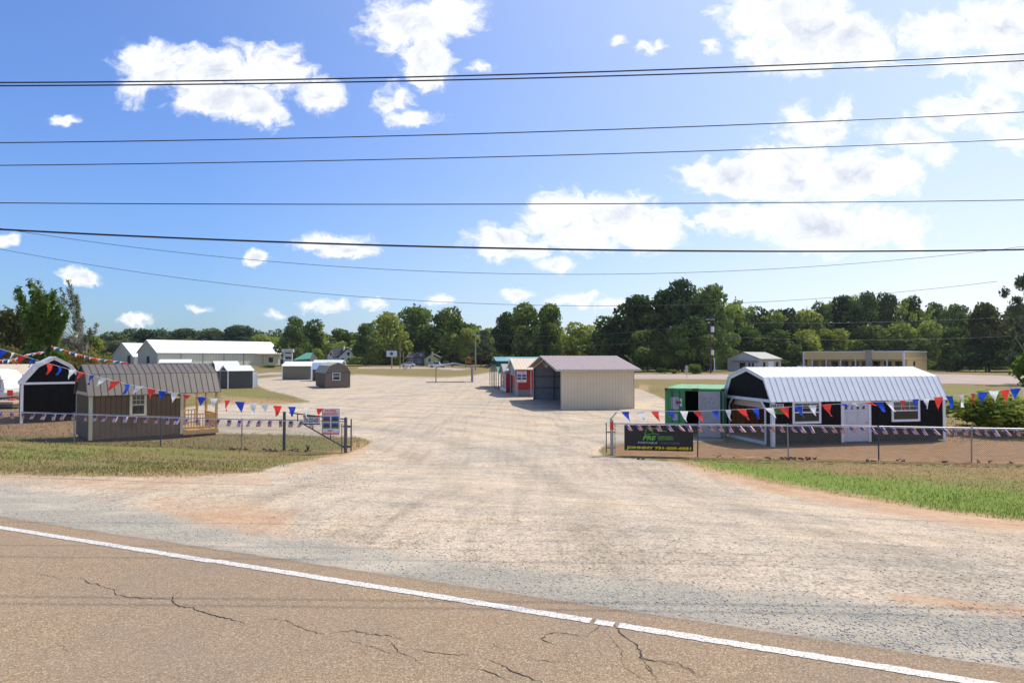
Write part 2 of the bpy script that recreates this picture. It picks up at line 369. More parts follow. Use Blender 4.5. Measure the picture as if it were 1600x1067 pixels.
# ================================================================== black lofted barn, right
def black_barn_open():
    th = R(11.5); loc = G(1207, 698); W = span_y(loc, th, 1132); L = span_x(loc, th, 1475)
    t = thing('lofted_barn', 'long black lofted barn with white metal roof, white door and open garage bay', 'barn', loc, th)
    prof = gambrel(2.0, 2.98, 3.40, W, .55)
    w = MB(); k = .09
    w.box(0, L, 0, k, .12, 2.0); w.box(0, L, W-k, W, .12, 2.0)                      # long walls
    w.prism([(L-k, 0, .12), (L-k, W, .12)]+[(L-k, y, z) for y, z in prof[::-1]], (k, 0, 0), 1)
    # front gable with a chamfered garage opening
    a, b2, top, ch = .55, W-.50, 1.92, .32
    w.prism([(0, k, .12), (0, a, .12), (0, a, top-ch), (0, a+ch, top), (0, a+ch, 2.0), (0, k, 2.0)], (k, 0, 0), 1)
    w.prism([(0, W-k, .12), (0, W-k, 2.0), (0, b2-ch, 2.0), (0, b2-ch, top), (0, b2, top-ch), (0, b2, .12)], (k, 0, 0), 1)
    w.box(0, k, a+ch, b2-ch, top, 2.0, 1)
    w.prism([(0, 0, 2.0), (0, W, 2.0)]+[(0, y, z) for y, z in prof[::-1][1:-1]], (k, 0, 0), 1)
    w.build('wall', [M['black_siding'], M['black_siding_y']], t)
    n = MB()
    n.box(k+.004, L-k-.004, k+.003, k+.02, .2, 1.99); n.box(k+.004, L-k-.004, W-k-.02, W-k-.003, .2, 1.99)
    n.box(2.9, 2.95, k+.02, W-k-.02, .2, 1.99); n.box(k+.004, L-k-.004, k, W-k, .14, .2)
    n.box(k+.05, L-k-.01, k+.3, W-k-.3, 2.62, 2.66)
    n.build('interior_boards', M['wood_dark'], t)
    d = MB()                                                                       # roller door, mostly rolled up
    for i in range(5): d.box(.16, .20, a+.02, b2-.02, 1.62+.075*i, 1.62+.075*i+.068)
    dd = d.build('roller_door', M['cream_metal'], t)
    MB().tube([(.13, W*.5, 1.6), (.13, W*.5+.05, 1.38), (.13, W*.5-.03, 1.36), (.13, W*.5, 1.6)], .008).build('pull_chain', M['galv'], dd)
    f = MB()                                                                       # white surround of the bay
    fw = .11
    for (p, q) in (((a, .12), (a, top-ch)), ((a, top-ch), (a+ch, top)), ((a+ch, top), (b2-ch, top)), ((b2-ch, top), (b2, top-ch)), ((b2, top-ch), (b2, .12))):
        v = Vector((0, q[0]-p[0], q[1]-p[1])); nn = Vector((1, 0, 0)).cross(v).normalized()
        f.obox((-.035, p[0], p[1]), (.033, 0, 0), v, nn*fw)
    f.box(-.05, .0, a-.1, b2+.1, .02, .16)
    f.build('bay_frame', M['white_trim'], t)
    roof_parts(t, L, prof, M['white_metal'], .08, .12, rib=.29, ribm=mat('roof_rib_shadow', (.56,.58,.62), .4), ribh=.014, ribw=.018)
    trim_set(t, L, W, prof, M['white_trim'], .13)
    kx = lambda px: span_x(loc, th, px)
    for p0, p1 in ((1236.6, 1281), (1391, 1435)):
        x0, x1 = kx(p0), kx(p1); window(t, (x0, -.002, .98), X, -Y, x1-x0, 1.0, M['white_trim'], .1, 3, 4)
    x0, x1 = kx(1312.5), kx(1359)
    f = MB(); f.box(x0, x0+.13, -.04, -.002, .1, 1.97); f.box(x1-.13, x1, -.04, -.002, .1, 1.97); f.box(x0+.13, x1-.13, -.04, -.002, 1.86, 1.97)
    f.build('door_frame', M['white_trim'], t)
    dr = MB().box(x0+.132, x1-.132, -.02, -.004, .14, 1.858); w_ = x1-x0-.264
    for q in (.14, .56):
        for z0, z1 in ((.3, .85), (.95, 1.45)):
            dr.box(x0+.132+w_*q, x0+.132+w_*(q+.3), -.032, -.021, z0, z1)
    dr = dr.build('door', mat('door_white', (.62,.61,.64), .5, var=.04), t)
    g = MB()
    for q in range(4): g.box(x0+.2+w_*q*.235, x0+.2+w_*q*.235+.12, -.03, -.021, 1.58, 1.72)
    g.build('door_light', M['glass'], dr)
    MB().tube([(x1-.19, -.02, .98), (x1-.19, -.07, .98), (x1-.28, -.07, .98)], .014).build('handle', M['galv_dark'], dr)
    MB().box(x0+.1, x1-.1, -.06, -.005, .02, .12).build('door_sill', M['oldwood'], t)
    s = MB(); s.box(.2, L-.2, .2, .4, -.1, .12); s.box(.2, L-.2, W-.4, W-.2, -.1, .12)
    for x in (.2, 2.5, 5, L-.5):
        s.box(x, x+.3, .02, .5, -.1, .06); s.box(x, x+.3, W-.5, W, -.1, .06)
    s.build('skid', M['oldwood'], t)
    # the FREE notice on its wall
    x0, x1 = kx(1201.5), kx(1223); n = MB().box(x0, x1, -.03, -.012, 1.42, 1.87).build('notice', M['dgreen'], t)
    MB().box(x0, x1, -.034, -.0301, 1.68, 1.87).build('notice_header', M['signwhite'], n)
    text('FREE', mat('lettering_dark_green', (.02,.09,.03), .5), n, (x0+.03, -.034, 1.70), X, U, x1-x0-.06, .15, .02)
    text('SETUP', M['grey'], n, (x0+.2, -.03, 1.5), X, U, (x1-x0)*.4, .05, .0) if False else None
    MB().prism([(x0+.1, -.034, 1.47), (x0+.3, -.034, 1.47), (x0+.3, -.034, 1.52), (x0+.2, -.034, 1.58), (x0+.1, -.034, 1.52)], (0, .003, 0)).build('house_mark', M['grey'], n)
    return t, loc, th, L, W
black_barn_open()

# ================================================================== green container
def container():
    th = R(70); loc = G(1132, 685); W = span_y(loc, th, 1038.5); H = 2.38; L = 6.05
    t = thing('shipping_container', 'weathered green shipping container standing with one grey door swung open', 'container', loc, th)
    k = .05; s = MB()
    def corr(y, sgn):                                                             # corrugated side sheet
        n = 44
        for i in range(n):
            x0 = .12+(L-.24)*i/n; x1 = .12+(L-.24)*(i+1)/n; d = .03 if i % 2 else 0
            s.box(x0, x1, y+min(0, sgn*.02)+sgn*d, y+max(0, sgn*.02)+sgn*d, .16, H-.12)
    corr(.03, 1); corr(W-.03, -1); s.box(L-.08, L-.04, .1, W-.1, .16, H-.1)
    s.build('side_panel', M['cont_green'], t)
    r = MB().box(.05, L-.05, .06, W-.06, H-.06, H-.03)
    for i in range(20): r.box(.2+i*.29, .34+i*.29, .08, W-.08, H-.0295, H-.012)
    r.build('roof', mat('container_roof', (.38,.62,.36), .5, var=.3), t)
    f = MB()
    for x in (0, L-.12):
        for y in (0, W-.12): f.box(x, x+.12, y, y+.12, 0, H)
        f.box(x+.001, x+.119, .12, W-.12, H-.12, H-.001); f.box(x+.001, x+.119, .12, W-.12, .01, .14)
    for y in (.001, W-.101): f.box(.12, L-.12, y, y+.1, H-.1, H-.002); f.box(.12, L-.12, y, y+.1, .02, .15)
    f.build('frame', M['cont_green'], t)
    c = MB()
    for x in (-.006, L-.14):
        for y in (-.006, W-.14):
            for z in (-.006, H-.12): c.box(x, x+.15, y, y+.15, z, z+.13)
    c.box(-.02, .13, W*.42, W*.42+.3, H-.10, H+.01)
    c.build('corner_casting', M['rust'], t)
    MB().box(.1, L-.1, .1, W-.1, .1, .15).box(L-.5, L-.45, .1, W-.1, .15, H-.1).build('floor', M['dark'], t)
    # closed left leaf
    y0, y1 = W*.665, W-.12
    d = MB()
    for i in range(5):
        a = y0+(y1-y0)*i/5; d.box(.04+(i % 2)*.02, .07+(i % 2)*.02, a, a+(y1-y0)/5, .15, H-.13)
    d.box(.02, .10, y0-.03, y0, .15, H-.13)
    d = d.build('door', M['cont_green'], t)
    b = MB()
    for q in (.30, .72):
        y = y0+(y1-y0)*q; b.tube([(.01, y, .1), (.01, y, H-.06)], .018)
        for z in (.5, 1.25, 1.95): b.box(-.005, .04, y-.06, y+.06, z, z+.04)
    b.build('locking_bar', M['galv_dark'], d)
    q = MB(); q.box(.006, .0125, y1-.56, y1-.18, 1.35, 1.95); q.box(.006, .0125, y1-.5, y1-.25, .8, 1.1); q.build('faded_patch', M['grey'], d)
    q = MB().box(.006, .014, y0+.12, y0+.45, 1.5, 1.88).build('notice', M['signwhite'], d)
    MB().box(.0, .0055, y0+.16, y0+.41, 1.62, 1.75).build('notice_band', mat('print_brown_red', (.25,.04,.03), .5), q)
    # opened right leaf, folded in front of the right half and turned a little
    ang = R(9); yw = W*.36; o = Vector((-.10, .18, .06)); rv = Vector((-math.sin(ang), math.cos(ang), 0)); nn = Vector((-math.cos(ang), -math.sin(ang), 0))
    h = H-.2; e = MB(); e.obox(o, rv*yw, U*h, -nn*.05)
    e = e.build('door', M['cont_grey'], t); e['label'] = 'grey inner face of the opened door'
    g = MB(); g.obox(o+nn*.003, rv*.10, U*h, nn*.03); g.obox(o+rv*(yw-.1)+nn*.003, rv*.10, U*h, nn*.03)
    for z in (.0, .62, 1.45, h-.06): g.obox(o+rv*.1+U*z+nn*.003, rv*(yw-.2), U*.05, nn*.018)
    g.build('door_frame', mat('door_edge_pale', (.42,.43,.44), .5), e)
    g = MB(); rr = random.Random(4)
    for i in range(16):
        a = rr.uniform(.2, .75)*yw; z = rr.uniform(1.55, 1.95); g.obox(o+rv*a+U*z+nn*.004, rv*rr.uniform(.02, .08)+U*rr.uniform(-.03, .03), U*.018, nn*.004)
    g.build('scrawl', M['galv_dark'], e)
    return t
container()

# ================================================================== beige steel garage
def beige_garage():
    th = R(8.2); loc = G(877, 640); W = span_y(loc, th, 833.5); L = span_x(loc, th, 990.5)
    t = thing('steel_garage', 'large beige steel garage with mauve roof, open front and truss in the gable', 'garage', loc, th)
    prof = gable(3.0, 3.98, W); k = .05
    w = MB(); w.box(0, L, 0, k, 0, 3.0); w.box(0, L, W-k, W, 0, 3.0)
    w.prism([(L-k, 0, 0), (L-k, W, 0), (L-k, W, 3.0), (L-k, W/2, 3.98), (L-k, 0, 3.0)], (k, 0, 0))
    w = w.build('wall', M['beige_metal'], t)
    b = MB(); n = int(L/.24)
    for i in range(n+1): b.box(i*L/n-.012+.012, i*L/n+.012+.012-.002, -.014, -.001, 0.02, 2.98)
    b.build('wall_rib', mat('beige_rib', (.58,.47,.32), .6), w)
    li = MB(); li.box(.05, L-k-.01, k+.002, k+.01, 0, 2.95); li.box(.05, L-k-.01, W-k-.01, W-k-.002, 0, 2.95)
    li.prism([(L-k-.012, .1, 0), (L-k-.012, W-.1, 0), (L-k-.012, W-.1, 2.95), (L-k-.012, W/2, 3.9), (L-k-.012, .1, 2.95)], (.008, 0, 0))
    li.build('inner_face', M['grey_metal'], t)
    f = MB()                                                                       # inner frame
    for x in (.05, L*.33, L*.66, L-.14):
        f.box(x, x+.07, k+.012, k+.09, 0, 2.9); f.box(x, x+.07, W-k-.09, W-k-.012, 0, 2.9)
        for ya, yb in ((k, W/2), (W-k, W/2)): f.tube([(x+.03, ya, 2.9), (x+.03, yb, 3.86)], .04)
    for y in (W*.2, W*.4, W*.6, W*.8): f.box(L-.14, L-.07, y, y+.07, 0, 3.2)
    for z in (1.05, 2.1): f.box(L-.15, L-.08, .1, W-.1, z, z+.06); f.box(.1, L-.1, W-.14, W-.08, z, z+.06)
    f.build('frame', M['galv_dark'], t)
    r = MB()                                                                       # front truss: ridge post and V
    r.tube([(.03, W/2, 3.9), (.03, W/2, 3.06)], .05); r.tube([(.03, W/2, 3.06), (.03, W/2-2.0, 3.62)], .045); r.tube([(.03, W/2, 3.06), (.03, W/2+2.0, 3.62)], .045)
    r.tube([(.0, .04, 2.92), (.0, W/2, 3.87)], .06); r.tube([(.0, W-.04, 2.92), (.0, W/2, 3.87)], .06)
    r.tube([(.0, .04, 0), (.0, .04, 2.95)], .05); r.tube([(.0, W-.04, 0), (.0, W-.04, 2.95)], .05)
    r.build('truss', mat('truss_pale', (.40,.38,.34), .5), t)
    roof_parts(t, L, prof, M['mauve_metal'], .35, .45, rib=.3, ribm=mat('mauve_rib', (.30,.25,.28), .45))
    e = MB()
    for x in (-.47, L+.42):
        e.tube([(x, -.36, 2.92), (x, W/2, 4.0)], .045); e.tube([(x, W/2, 4.0), (x, W+.36, 2.92)], .045)
    e.box(-.45, L+.45, -.42, -.36, 2.86, 2.97); e.build('roof_edge', M['cream_trim'], t)
    return t
beige_garage()

# ================================================================== poster used twice
def poster(t, o, right, up, w, h, nrm):
    """steel-building poster: two lines of red text, four pictures, two lines of text"""
    o, r, u, n = Vector(o), Vector(right), Vector(up), Vector(nrm)
    b = MB().obox(o-n*.02, r*w, u*h, n*.02).build('board', M['signwhite'], t)
    fr = MB()
    for a in ((o, r*w, u*.018), (o+u*(h-.018), r*w, u*.018), (o+u*.018, r*.018, u*(h-.036)), (o+u*.018+r*(w-.018), r*.018, u*(h-.036))): fr.obox(a[0]+n*.001, a[1], a[2], n*.006)
    fr.build('border', M['rust'], b)
    text('TN STEEL', M['red'], b, o+r*w*.17+u*h*.875, r, u, w*.66, h*.09, .02)
    text('BUILDINGS', M['red'], b, o+r*w*.10+u*h*.755, r, u, w*.80, h*.09, .02)
    text('BEST', M['red'], b, o+r*w*.34+u*h*.125, r, u, w*.30, h*.06, .02)
    text('BUILDING PRICE', M['red'], b, o+r*w*.06+u*h*.03, r, u, w*.88, h*.06, .02)
    for i, (cx, cz, roofm) in enumerate(((.05, .49, 'photo_red'), (.53, .49, 'photo_dark'), (.05, .235, 'photo_dark'), (.53, .235, 'photo_dark'))):
        p = o+r*w*cx+u*h*cz+n*.001; ww = w*.42; hh = h*.225; q = MB()
        q.obox(p, r*ww, u*hh*.38, n*.004, 0); q.obox(p+u*hh*.38, r*ww, u*hh*.62, n*.004, 1)
        q.prism([p+r*ww*a+u*hh*c+n*.005 for a, c in ((.08, .25), (.92, .25), (.92, .5), (.6, .82), (.3, .75), (.08, .5))], n*.003, 2)
        q.build('picture', [M['photo_grass'], M['photo_sky'], M[roofm]], b)
    return b

# ================================================================== red carport building with cream roof
def red_building():
    th = R(5.5); loc = G(807, 620); W = 8.4; L = 7.0
    t = thing('carport_barn', 'red sided carport building under a cream metal roof on thin posts', 'carport', loc, th)
    prof = gable(2.72, 3.72, W)
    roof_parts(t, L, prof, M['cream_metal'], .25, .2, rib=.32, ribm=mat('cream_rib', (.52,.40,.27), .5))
    e = MB()
    e.tube([(-.2, -.2, 2.66), (-.2, W/2, 3.74)], .06); e.tube([(-.2, W/2, 3.74), (-.2, W+.2, 2.66)], .06); e.build('roof_edge', M['white_trim'], t)
    p = MB()
    for x in (.0, 1.4, 2.75, 4.2, 5.6, L-.1): p.box(x, x+.09, 0, .09, -.02, 2.7)
    for y in (W*.18, W*.42, W*.8, W-.1): p.box(0, .09, y, y+.09, -.02, 2.75)
    p.box(0, L, .01, .08, 2.62, 2.7); p.build('post', mat('post_pale', (.42,.40,.36), .5), t)
    w = MB()
    w.box(.35, L, 1.5, W-.5, .62, 2.72, 0); w.box(.34, L+.01, 1.49, W-.49, .02, .62, 1)
    w.prism([(.06, 1.5, 2.0), (.06, W-.5, 2.0), (.06, W-.5, 2.9), (.06, W/2, 3.62), (.06, 1.5, 2.9)], (.05, 0, 0), 1)
    w = w.build('wall', [M['red_metal'], M['grey_metal']], t)
    g = MB()
    for i in range(8): g.box(.35, L, 1.475, 1.499, .68+i*.25, .70+i*.25)
    g.build('wall_rib', M['red_metal'], w)
    s = thing('poster_sign', 'small red lettered poster hung under the cream carport eave', 'sign', loc+Matrix.Rotation(th, 3, 'Z') @ Vector((.0, -.12, 1.40)), th)
    poster(s, (0, 0, 0), X, U, 1.0, 1.15, -Y)
red_building()
def small_red():
    th = R(7.6); loc = G(790.6, 613.4); W = span_y(loc, th, 782); L = 4.2
    t = shed('small red shed with pale roof tucked left of the cream-roofed carport', loc, th, L, W, gable(2.15, 3.1, W), M['red_metal'], M['greyroof'], None, rib=0, gm=mat('faded_red_siding', (.42,.22,.20), .6, var=.2), oh=.25, ohx=.25)
    b = MB()
    for i in range(9): b.box(-.02, -.002, .02, W-.02, .15+i*.22, .18+i*.22)
    b.box(-.03, -.001, 0, W, .06, .45); b.build('siding_board', M['whitewall'], t)
    MB().box(-.05, -.021, W*.42, W*.62, .9, 1.7).build('window', M['glass'], t)
small_red()
def green_carport():
    th = R(6.8); loc = G(778.4, 609); W = 12.0; L = 6.2
    t = thing('raised_centre_carport', 'green raised-centre metal carport furthest back in the carport row', 'carport', loc, th)
    r = MB(); S = Vector((L, 0, 0))
    def sl(y0, z0, y1, z1, mi): r.obox((0, y0, z0), S, (0, y1-y0, z1-z0), (0, 0, .05), mi)
    sl(0-.2, 1.9, 3, 2.75, 0); sl(12.2, 1.9, 9, 2.75, 0); sl(2.8, 3.36, 6, 3.85, 1); sl(9.2, 3.36, 6, 3.85, 1)
    r.build('roof', [M['green_metal'], mat('teal_metal', (.16,.34,.34), .4, var=.25, scale=.6)], t)
    MB().box(.02, L-.02, 2.95, 3.0, 2.72, 3.4).box(.02, L-.02, 9.0, 9.05, 2.72, 3.4).build('side_panel', M['green_dark'], t)
    p = MB()
    for y in (0, 3, 5.2, 7, 9, 11.9):
        for x in (0, L*.33, L*.66, L-.1): p.box(x, x+.08, y, y+.08, -.02, {0: 1.95, 3: 2.95, 5.2: 2.9, 7: 2.9, 9: 2.95, 11.9: 1.95}[y] if x == 0 or y in (0, 3, 9, 11.9) else .0)
    p.box(-.0, .07, 3, 9, 2.86, 2.94); p.build('post', mat('post_brown', (.20,.17,.14), .6), t)
green_carport()
def frame_carport():
    a = G(681, 597.5); b = G(733, 598.5); th = R(6.3); Wd = (b-a).length; L = 3.8
    t = thing('open_carport', 'low open galvanised carport frame alone in the middle of the gravel lot', 'carport', a, th)
    f = MB()
    for y in (0, L/3, 2*L/3, L):
        f.tube([(0, y, 0), (0, y, 2.15), (.25, y, 2.42), (Wd/2, y, 2.95), (Wd-.25, y, 2.42), (Wd, y, 2.15), (Wd, y, 0)], .10)
    for x, z in ((0, 0.03), (Wd, .03)): f.box(x-.04, x+.04, 0, L, 0, .07)
    f.build('frame', mat('galvanised_pale', (.30,.31,.33), .45), t)
    r = MB()
    for x0, z0, x1, z1 in ((-.12, 2.25, .3, 2.52), (.3, 2.52, Wd/2, 3.02), (Wd/2, 3.02, Wd-.3, 2.52), (Wd-.3, 2.52, Wd+.12, 2.25)):
        r.obox((x0, -.12, z0), (0, L+.24, 0), (x1-x0, 0, z1-z0), (0, 0, .03))
    r.build('roof', mat('roof_sheet_grey', (.40,.42,.45), .45), t)
    g = MB()
    for i in range(28): g.box(Wd-.01, Wd+.005, i*L/28, i*L/28+.012, .05, 2.2)
    for i in range(18): g.box(Wd-.006, Wd+.009, 0, L, i*.12, i*.12+.012)
    g.build('side_mesh', M['galv'], t)
frame_carport()

# ================================================================== left: brown cabin with porch
def brown_cabin():
    th = R(42); loc = G(139, 691); W = max(2.6, min(3.2, span_y(loc, th, 111))); L = span_x(loc, th, 342); Lb = span_x(loc, th, 287)
    t = thing('porch_cabin', 'brown lofted cabin with ribbed brown metal roof and open timber porch', 'cabin', loc, th)
    prof = gambrel(2.12, 2.98, 3.42, W, .55)
    pts = [(0, 0, .1)]+[(0, y, z) for y, z in prof]+[(0, W, .1)]
    b = MB(); b.poly(pts[::-1], 1); b.poly([(Lb, y, z) for _, y, z in pts], 1)
    b.poly([(0, 0, .1), (Lb, 0, .1), (Lb, 0, 2.12), (0, 0, 2.12)]); b.poly([(0, W, .1), (0, W, 2.12), (Lb, W, 2.12), (Lb, W, .1)])
    b.poly([(0, 0, .1), (0, W, .1), (Lb, W, .1), (Lb, 0, .1)])
    b.build('wall', [M['brown_siding'], M['brown_siding_y']], t)
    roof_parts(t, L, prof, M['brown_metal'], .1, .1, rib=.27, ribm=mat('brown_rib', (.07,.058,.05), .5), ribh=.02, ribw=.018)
    MB().prism([(L-.02, y, z) for y, z in prof], (-.05, 0, 0)).build('porch_gable', M['brown_siding_y'], t)
    c = MB(); e = .02
    for x in (0, Lb): c.box(x-(e if x == 0 else .12), x+(.12 if x == 0 else e), -e, -.001, .08, 2.1)
    c.box(-e, -.001, 0, .12, .08, 2.12); c.box(-e, -.001, W-.12, W, .08, 2.12); c.box(-e-.002, -.001, .12, W-.12, 2.06, 2.2)
    c.build('corner_trim', M['cream_trim'], t)
    x0, x1 = span_x(loc, th, 203.5), span_x(loc, th, 230)
    window(t, (x0, -.002, 1.05), X, -Y, x1-x0, 1.08, M['cream_trim'], .11, 3, 4)
    p = MB(); k = .1
    for x in (L-k-.02,):
        for y in (0, W/2, W-k): p.box(x, x+k, y, y+k, .05, 2.12)
    p.box(Lb+.9, Lb+1.0, W-k, W, .05, 2.12)
    p.build('post', M['wood'], t)
    d = MB(); d.box(Lb+.02, L, 0, W, .14, .2); d.box(Lb+.02, L, -.03, -.001, .02, .2); d.box(L+.001, L+.03, 0, W, .02, .2)
    d.build('porch_deck', M['wood'], t)
    r = MB()
    def rail(p0, p1):
        p0 = Vector(p0); p1 = Vector(p1); v = p1-p0; n = int(v.length/.13); s = Vector((.04, .04, 0))
        r.obox(p0+U*.98, v, Vector((-v.y, v.x, 0)).normalized()*.09, U*.045); r.obox(p0+U*.30, v, Vector((-v.y, v.x, 0)).normalized()*.05, U*.07)
        for i in range(n): r.obox(p0+v*(i+.5)/n+U*.37, (.035, 0, 0), (0, .035, 0), U*.61)
    rail((Lb+.03, .0, 0), (L-.13, .0, 0)); rail((L-.03, .1, 0), (L-.03, W/2, 0)); rail((Lb+.9, W-.08, 0), (L-.13, W-.08, 0))
    r.build('railing', M['wood'], t)
    MB().box(Lb+.003, Lb+.04, W*.3, W*.65, .2, 1.95).build('door', M['brown_siding_y'], t)
    MB().box(Lb-.35, Lb-.16, -.03, -.003, 1.82, 1.92).build('sticker', M['yellow'], t)
    s = MB()
    for y in (.2, W-.4): s.box(.05, L-.05, y, y+.15, -.1, .1)
    s.build('skid', M['oldwood'], t)
brown_cabin()
def black_barn_left():
    loc = G(31.5, 662); th = R(37); Wd = span_x(loc, th, 134); d = 5.5
    # local x runs back, so the gable at x=0 faces the road; origin at its right corner
    loc2 = loc+Vector((math.cos(th)*Wd, math.sin(th)*Wd, 0))
    prof = gambrel(2.38, 3.42, 3.92, Wd, .24*Wd)
    t = shed('black lofted barn with white gable trim behind the brown porch cabin', loc2, th+PI/2, d, Wd, prof, M['black_siding'], M['white_metal'], M['white_trim'], name='lofted_barn', cat='barn', gm=M['black_siding_y'], tw=.13)
black_barn_left()

# ================================================================== sheds round the lot
def lot_sheds():
    th = R(38); loc = G(355.6, 607.4); W = span_y(loc, th, 344.4); L = span_x(loc, th, 396.5)
    t = shed('small charcoal shed with white gable roof and a white framed opening', loc, th, L, W, gable(2.2, 2.8, W), M['charcoal'], M['white_metal'], M['white_trim'], rib=.4, gm=M['charcoal'])
    f = MB(); f.box(L+.02, L+.5, .02, .06, .1, 2.0); f.box(L+.45, L+.5, -.02, .3, .1, 2.0); f.box(L+.021, L+.45, .0, .02, 1.0, 1.1); f.build('door', M['white_trim'], t)
    loc = G(337.5, 603); W = 3.0; L = span_x(loc, th, 375)
    shed('dark shed with double pitched white roof behind the charcoal shed', loc, th, L, W, gambrel(2.1, 2.9, 3.3, W, .5), M['charcoal'], M['white_metal'], M['white_trim'], rib=.4, gm=M['charcoal'])
    loc = D(249, 590, 104); loc = gz(loc); L = 4.4
    t = shed('shed of which only the low white roof shows above the brown cabin roof', loc, R(24), L, 3.6, gable(3.0, 3.5, 3.6), M['charcoal'], M['white_metal'], None, rib=.5, gm=M['charcoal'])
    loc = G(441, 593.5); L = span_x(loc, 0, 486.5)
    shed('plain olive shed with white roof at the far left of the gravel', loc, R(.5), L, 3.6, gable(2.38, 3.1, 3.6), M['olive'], M['white_metal'], M['white_trim'], rib=.5, tw=.08)
    loc = G(487.6, 595.4); L = span_x(loc, 0, 533)
    t = shed('dark shed with bluish white barn roof half hidden by the brown barn', loc, R(1), L, 3.5, gambrel(2.0, 2.96, 3.42, 3.5, .5), M['charcoal'], mat('pale_blue_metal', (.60,.68,.80), .4), M['white_trim'], rib=.4, tw=.1)
    th = R(116); loc = G(547.2, 605.8); W = 3.08; L = 7.0
    t = shed('dull brown barn shed with shingle roof and small gable window', loc, th, L, W, gambrel(1.95, 2.75, 3.17, W, .5), M['brown_siding_y'], M['shingle'], None, rib=0, gm=mat('brown_gable_board', (.15,.115,.09), .6), name='barn_shed')
    MB().box(-.02, -.002, 0, W, 1.9, 1.97).build('gable_trim', mat('dark_brown_trim', (.04,.03,.028), .6), t)
    window(t, (-.002, W*.72, .98), -Y, -X, .95, .95, M['white_trim'], .06, 3, 4)
lot_sheds()
def white_barns():
    k = math.radians(50)
    loc = G(245.9, 580); loc = gz(D(245.9, 578, 200)); W = span_y(loc, k, 215.3); L = span_x(loc, k, 439)
    t = thing('long_warehouse', 'long pale metal warehouse with bright white roof behind the shed lot', 'warehouse', loc, k)
    prof = gable(4.45, 8.3, W); b = MB()
    pts = [(0, 0, 0)]+[(0, y, z) for y, z in prof]+[(0, W, 0)]
    b.poly(pts[::-1], 1); b.poly([(L, y, z) for _, y, z in pts], 1); b.box(0.001, L-.001, .0, W, 0, 4.44)
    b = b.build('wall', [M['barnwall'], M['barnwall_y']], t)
    MB().box(-.1, -.003, W*.40, W*.52, 1.2, 3.3).build('doorway', M['dark'], t)
    g = MB()
    for i in range(1, 6): g.box(L*i/6, L*i/6+.12, -.08, -.002, 0, 4.3)
    g.build('downpipe', M['galv_dark'], t)
    roof_parts(t, L, prof, M['white_metal'], .5, .4, rib=0, th=.1)
    MB().box(L*.77, L+.4, -1.6, -.4, 4.0, 4.15).build('canopy', M['white_metal'], t)
    d = MB().box(L*.88, L*.93, -.12, -.003, .2, 3.9).build('door', M['whitewall'], t)
    MB().box(L*.885, L*.925, -.16, -.121, 1.2, 2.9).build('pane', M['photo_dark'], d)
    MB().tube([(L*.4, W*.42, 8.0), (L*.4, W*.42, 8.9)], .12).build('vent', M['galv'], t)
    loc = gz(D(209, 578, 228)); W = span_y(loc, k, 176); L = 16
    t = thing('barn', 'smaller grey metal barn with white roof left of the long warehouse', 'barn', loc, k)
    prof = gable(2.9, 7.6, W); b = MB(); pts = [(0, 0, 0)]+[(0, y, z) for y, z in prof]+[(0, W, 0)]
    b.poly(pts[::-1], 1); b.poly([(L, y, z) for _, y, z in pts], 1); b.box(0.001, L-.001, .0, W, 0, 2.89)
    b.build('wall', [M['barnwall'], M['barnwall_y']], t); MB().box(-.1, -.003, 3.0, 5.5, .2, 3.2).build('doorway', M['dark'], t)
    roof_parts(t, L, prof, M['white_metal'], .5, .4, rib=0, th=.1)
white_barns()
# ================================================================== fences, gate, signs
FH = 1.27
def fence(label, pts, mids):
    """pts: post feet (world); chain link between consecutive posts"""
    t = thing('chain_link_fence', label, 'fence', pts[0]); o = pts[0]
    P = [p-o for p in pts]
    for i, p in enumerate(P):
        if i in mids: continue
        b = MB(); lean = Vector((.03*math.sin(i*2.1), 0, 0)); b.tube([p-U*.1, p+U*(FH+.02)+lean], .027, 8)
        b.blob(p+U*(FH+.03)+lean, (.035, .035, .03), i, 8, 4, 0); b.build('post', M['galv_dark'] if i % 2 else M['galv'], t)
    MB().tube([p+U*FH for p in P], .021, 8).build('top_rail', M['galv'], t)
    w = MB(); sp = .075; rad = .0016
    for a, b in zip(P[:-1], P[1:]):
        v = b-a; n = int(v.length/sp)
        e = v.normalized(); nn = Vector((-e.y, e.x, 0))*rad*2
        h = FH-.04
        for i in range(-int(h/sp), n):
            for sg in (0, 1):
                s0 = i*sp; s1 = s0+h
                c0 = max(0, s0); c1 = min(v.length, s1)
                if c1 <= c0: continue
                z0 = (c0-s0); z1 = (c1-s0)
                if sg: z0, z1 = h-z0, h-z1
                p0 = a+e*c0+U*(z0+.03)+v.normalized()*0; p1 = a+e*c1+U*(z1+.03)
                p0.z += (b.z-a.z)*c0/v.length; p1.z += (b.z-a.z)*c1/v.length
                d = (p1-p0).normalized(); q = d.cross(nn).normalized()*rad*1.8
                w.poly([p0-q+nn, p1-q+nn, p1+q+nn, p0+q+nn]); w.poly([p0-q-nn*.2, p0+q-nn*.2, p1+q-nn*.2, p1-q-nn*.2])
    w.build('chain_mesh', M['wire'], t)
    return t
RP = [G(956, 711), G(1090, 714), G(1232, 715.5), G(1373, 719), G(1518, 722), G(1670, 726), G(1830, 731)]
LP = [G(-170, 686), G(-25, 687), G(116, 691), G(251, 697), G(377, 702), G(444, 703), G(540, 707)]
fence('galvanised chain link fence in front of the black lofted barn', RP, {0})
fence('galvanised chain link fence in front of the brown porch cabin', LP, {5, 6})
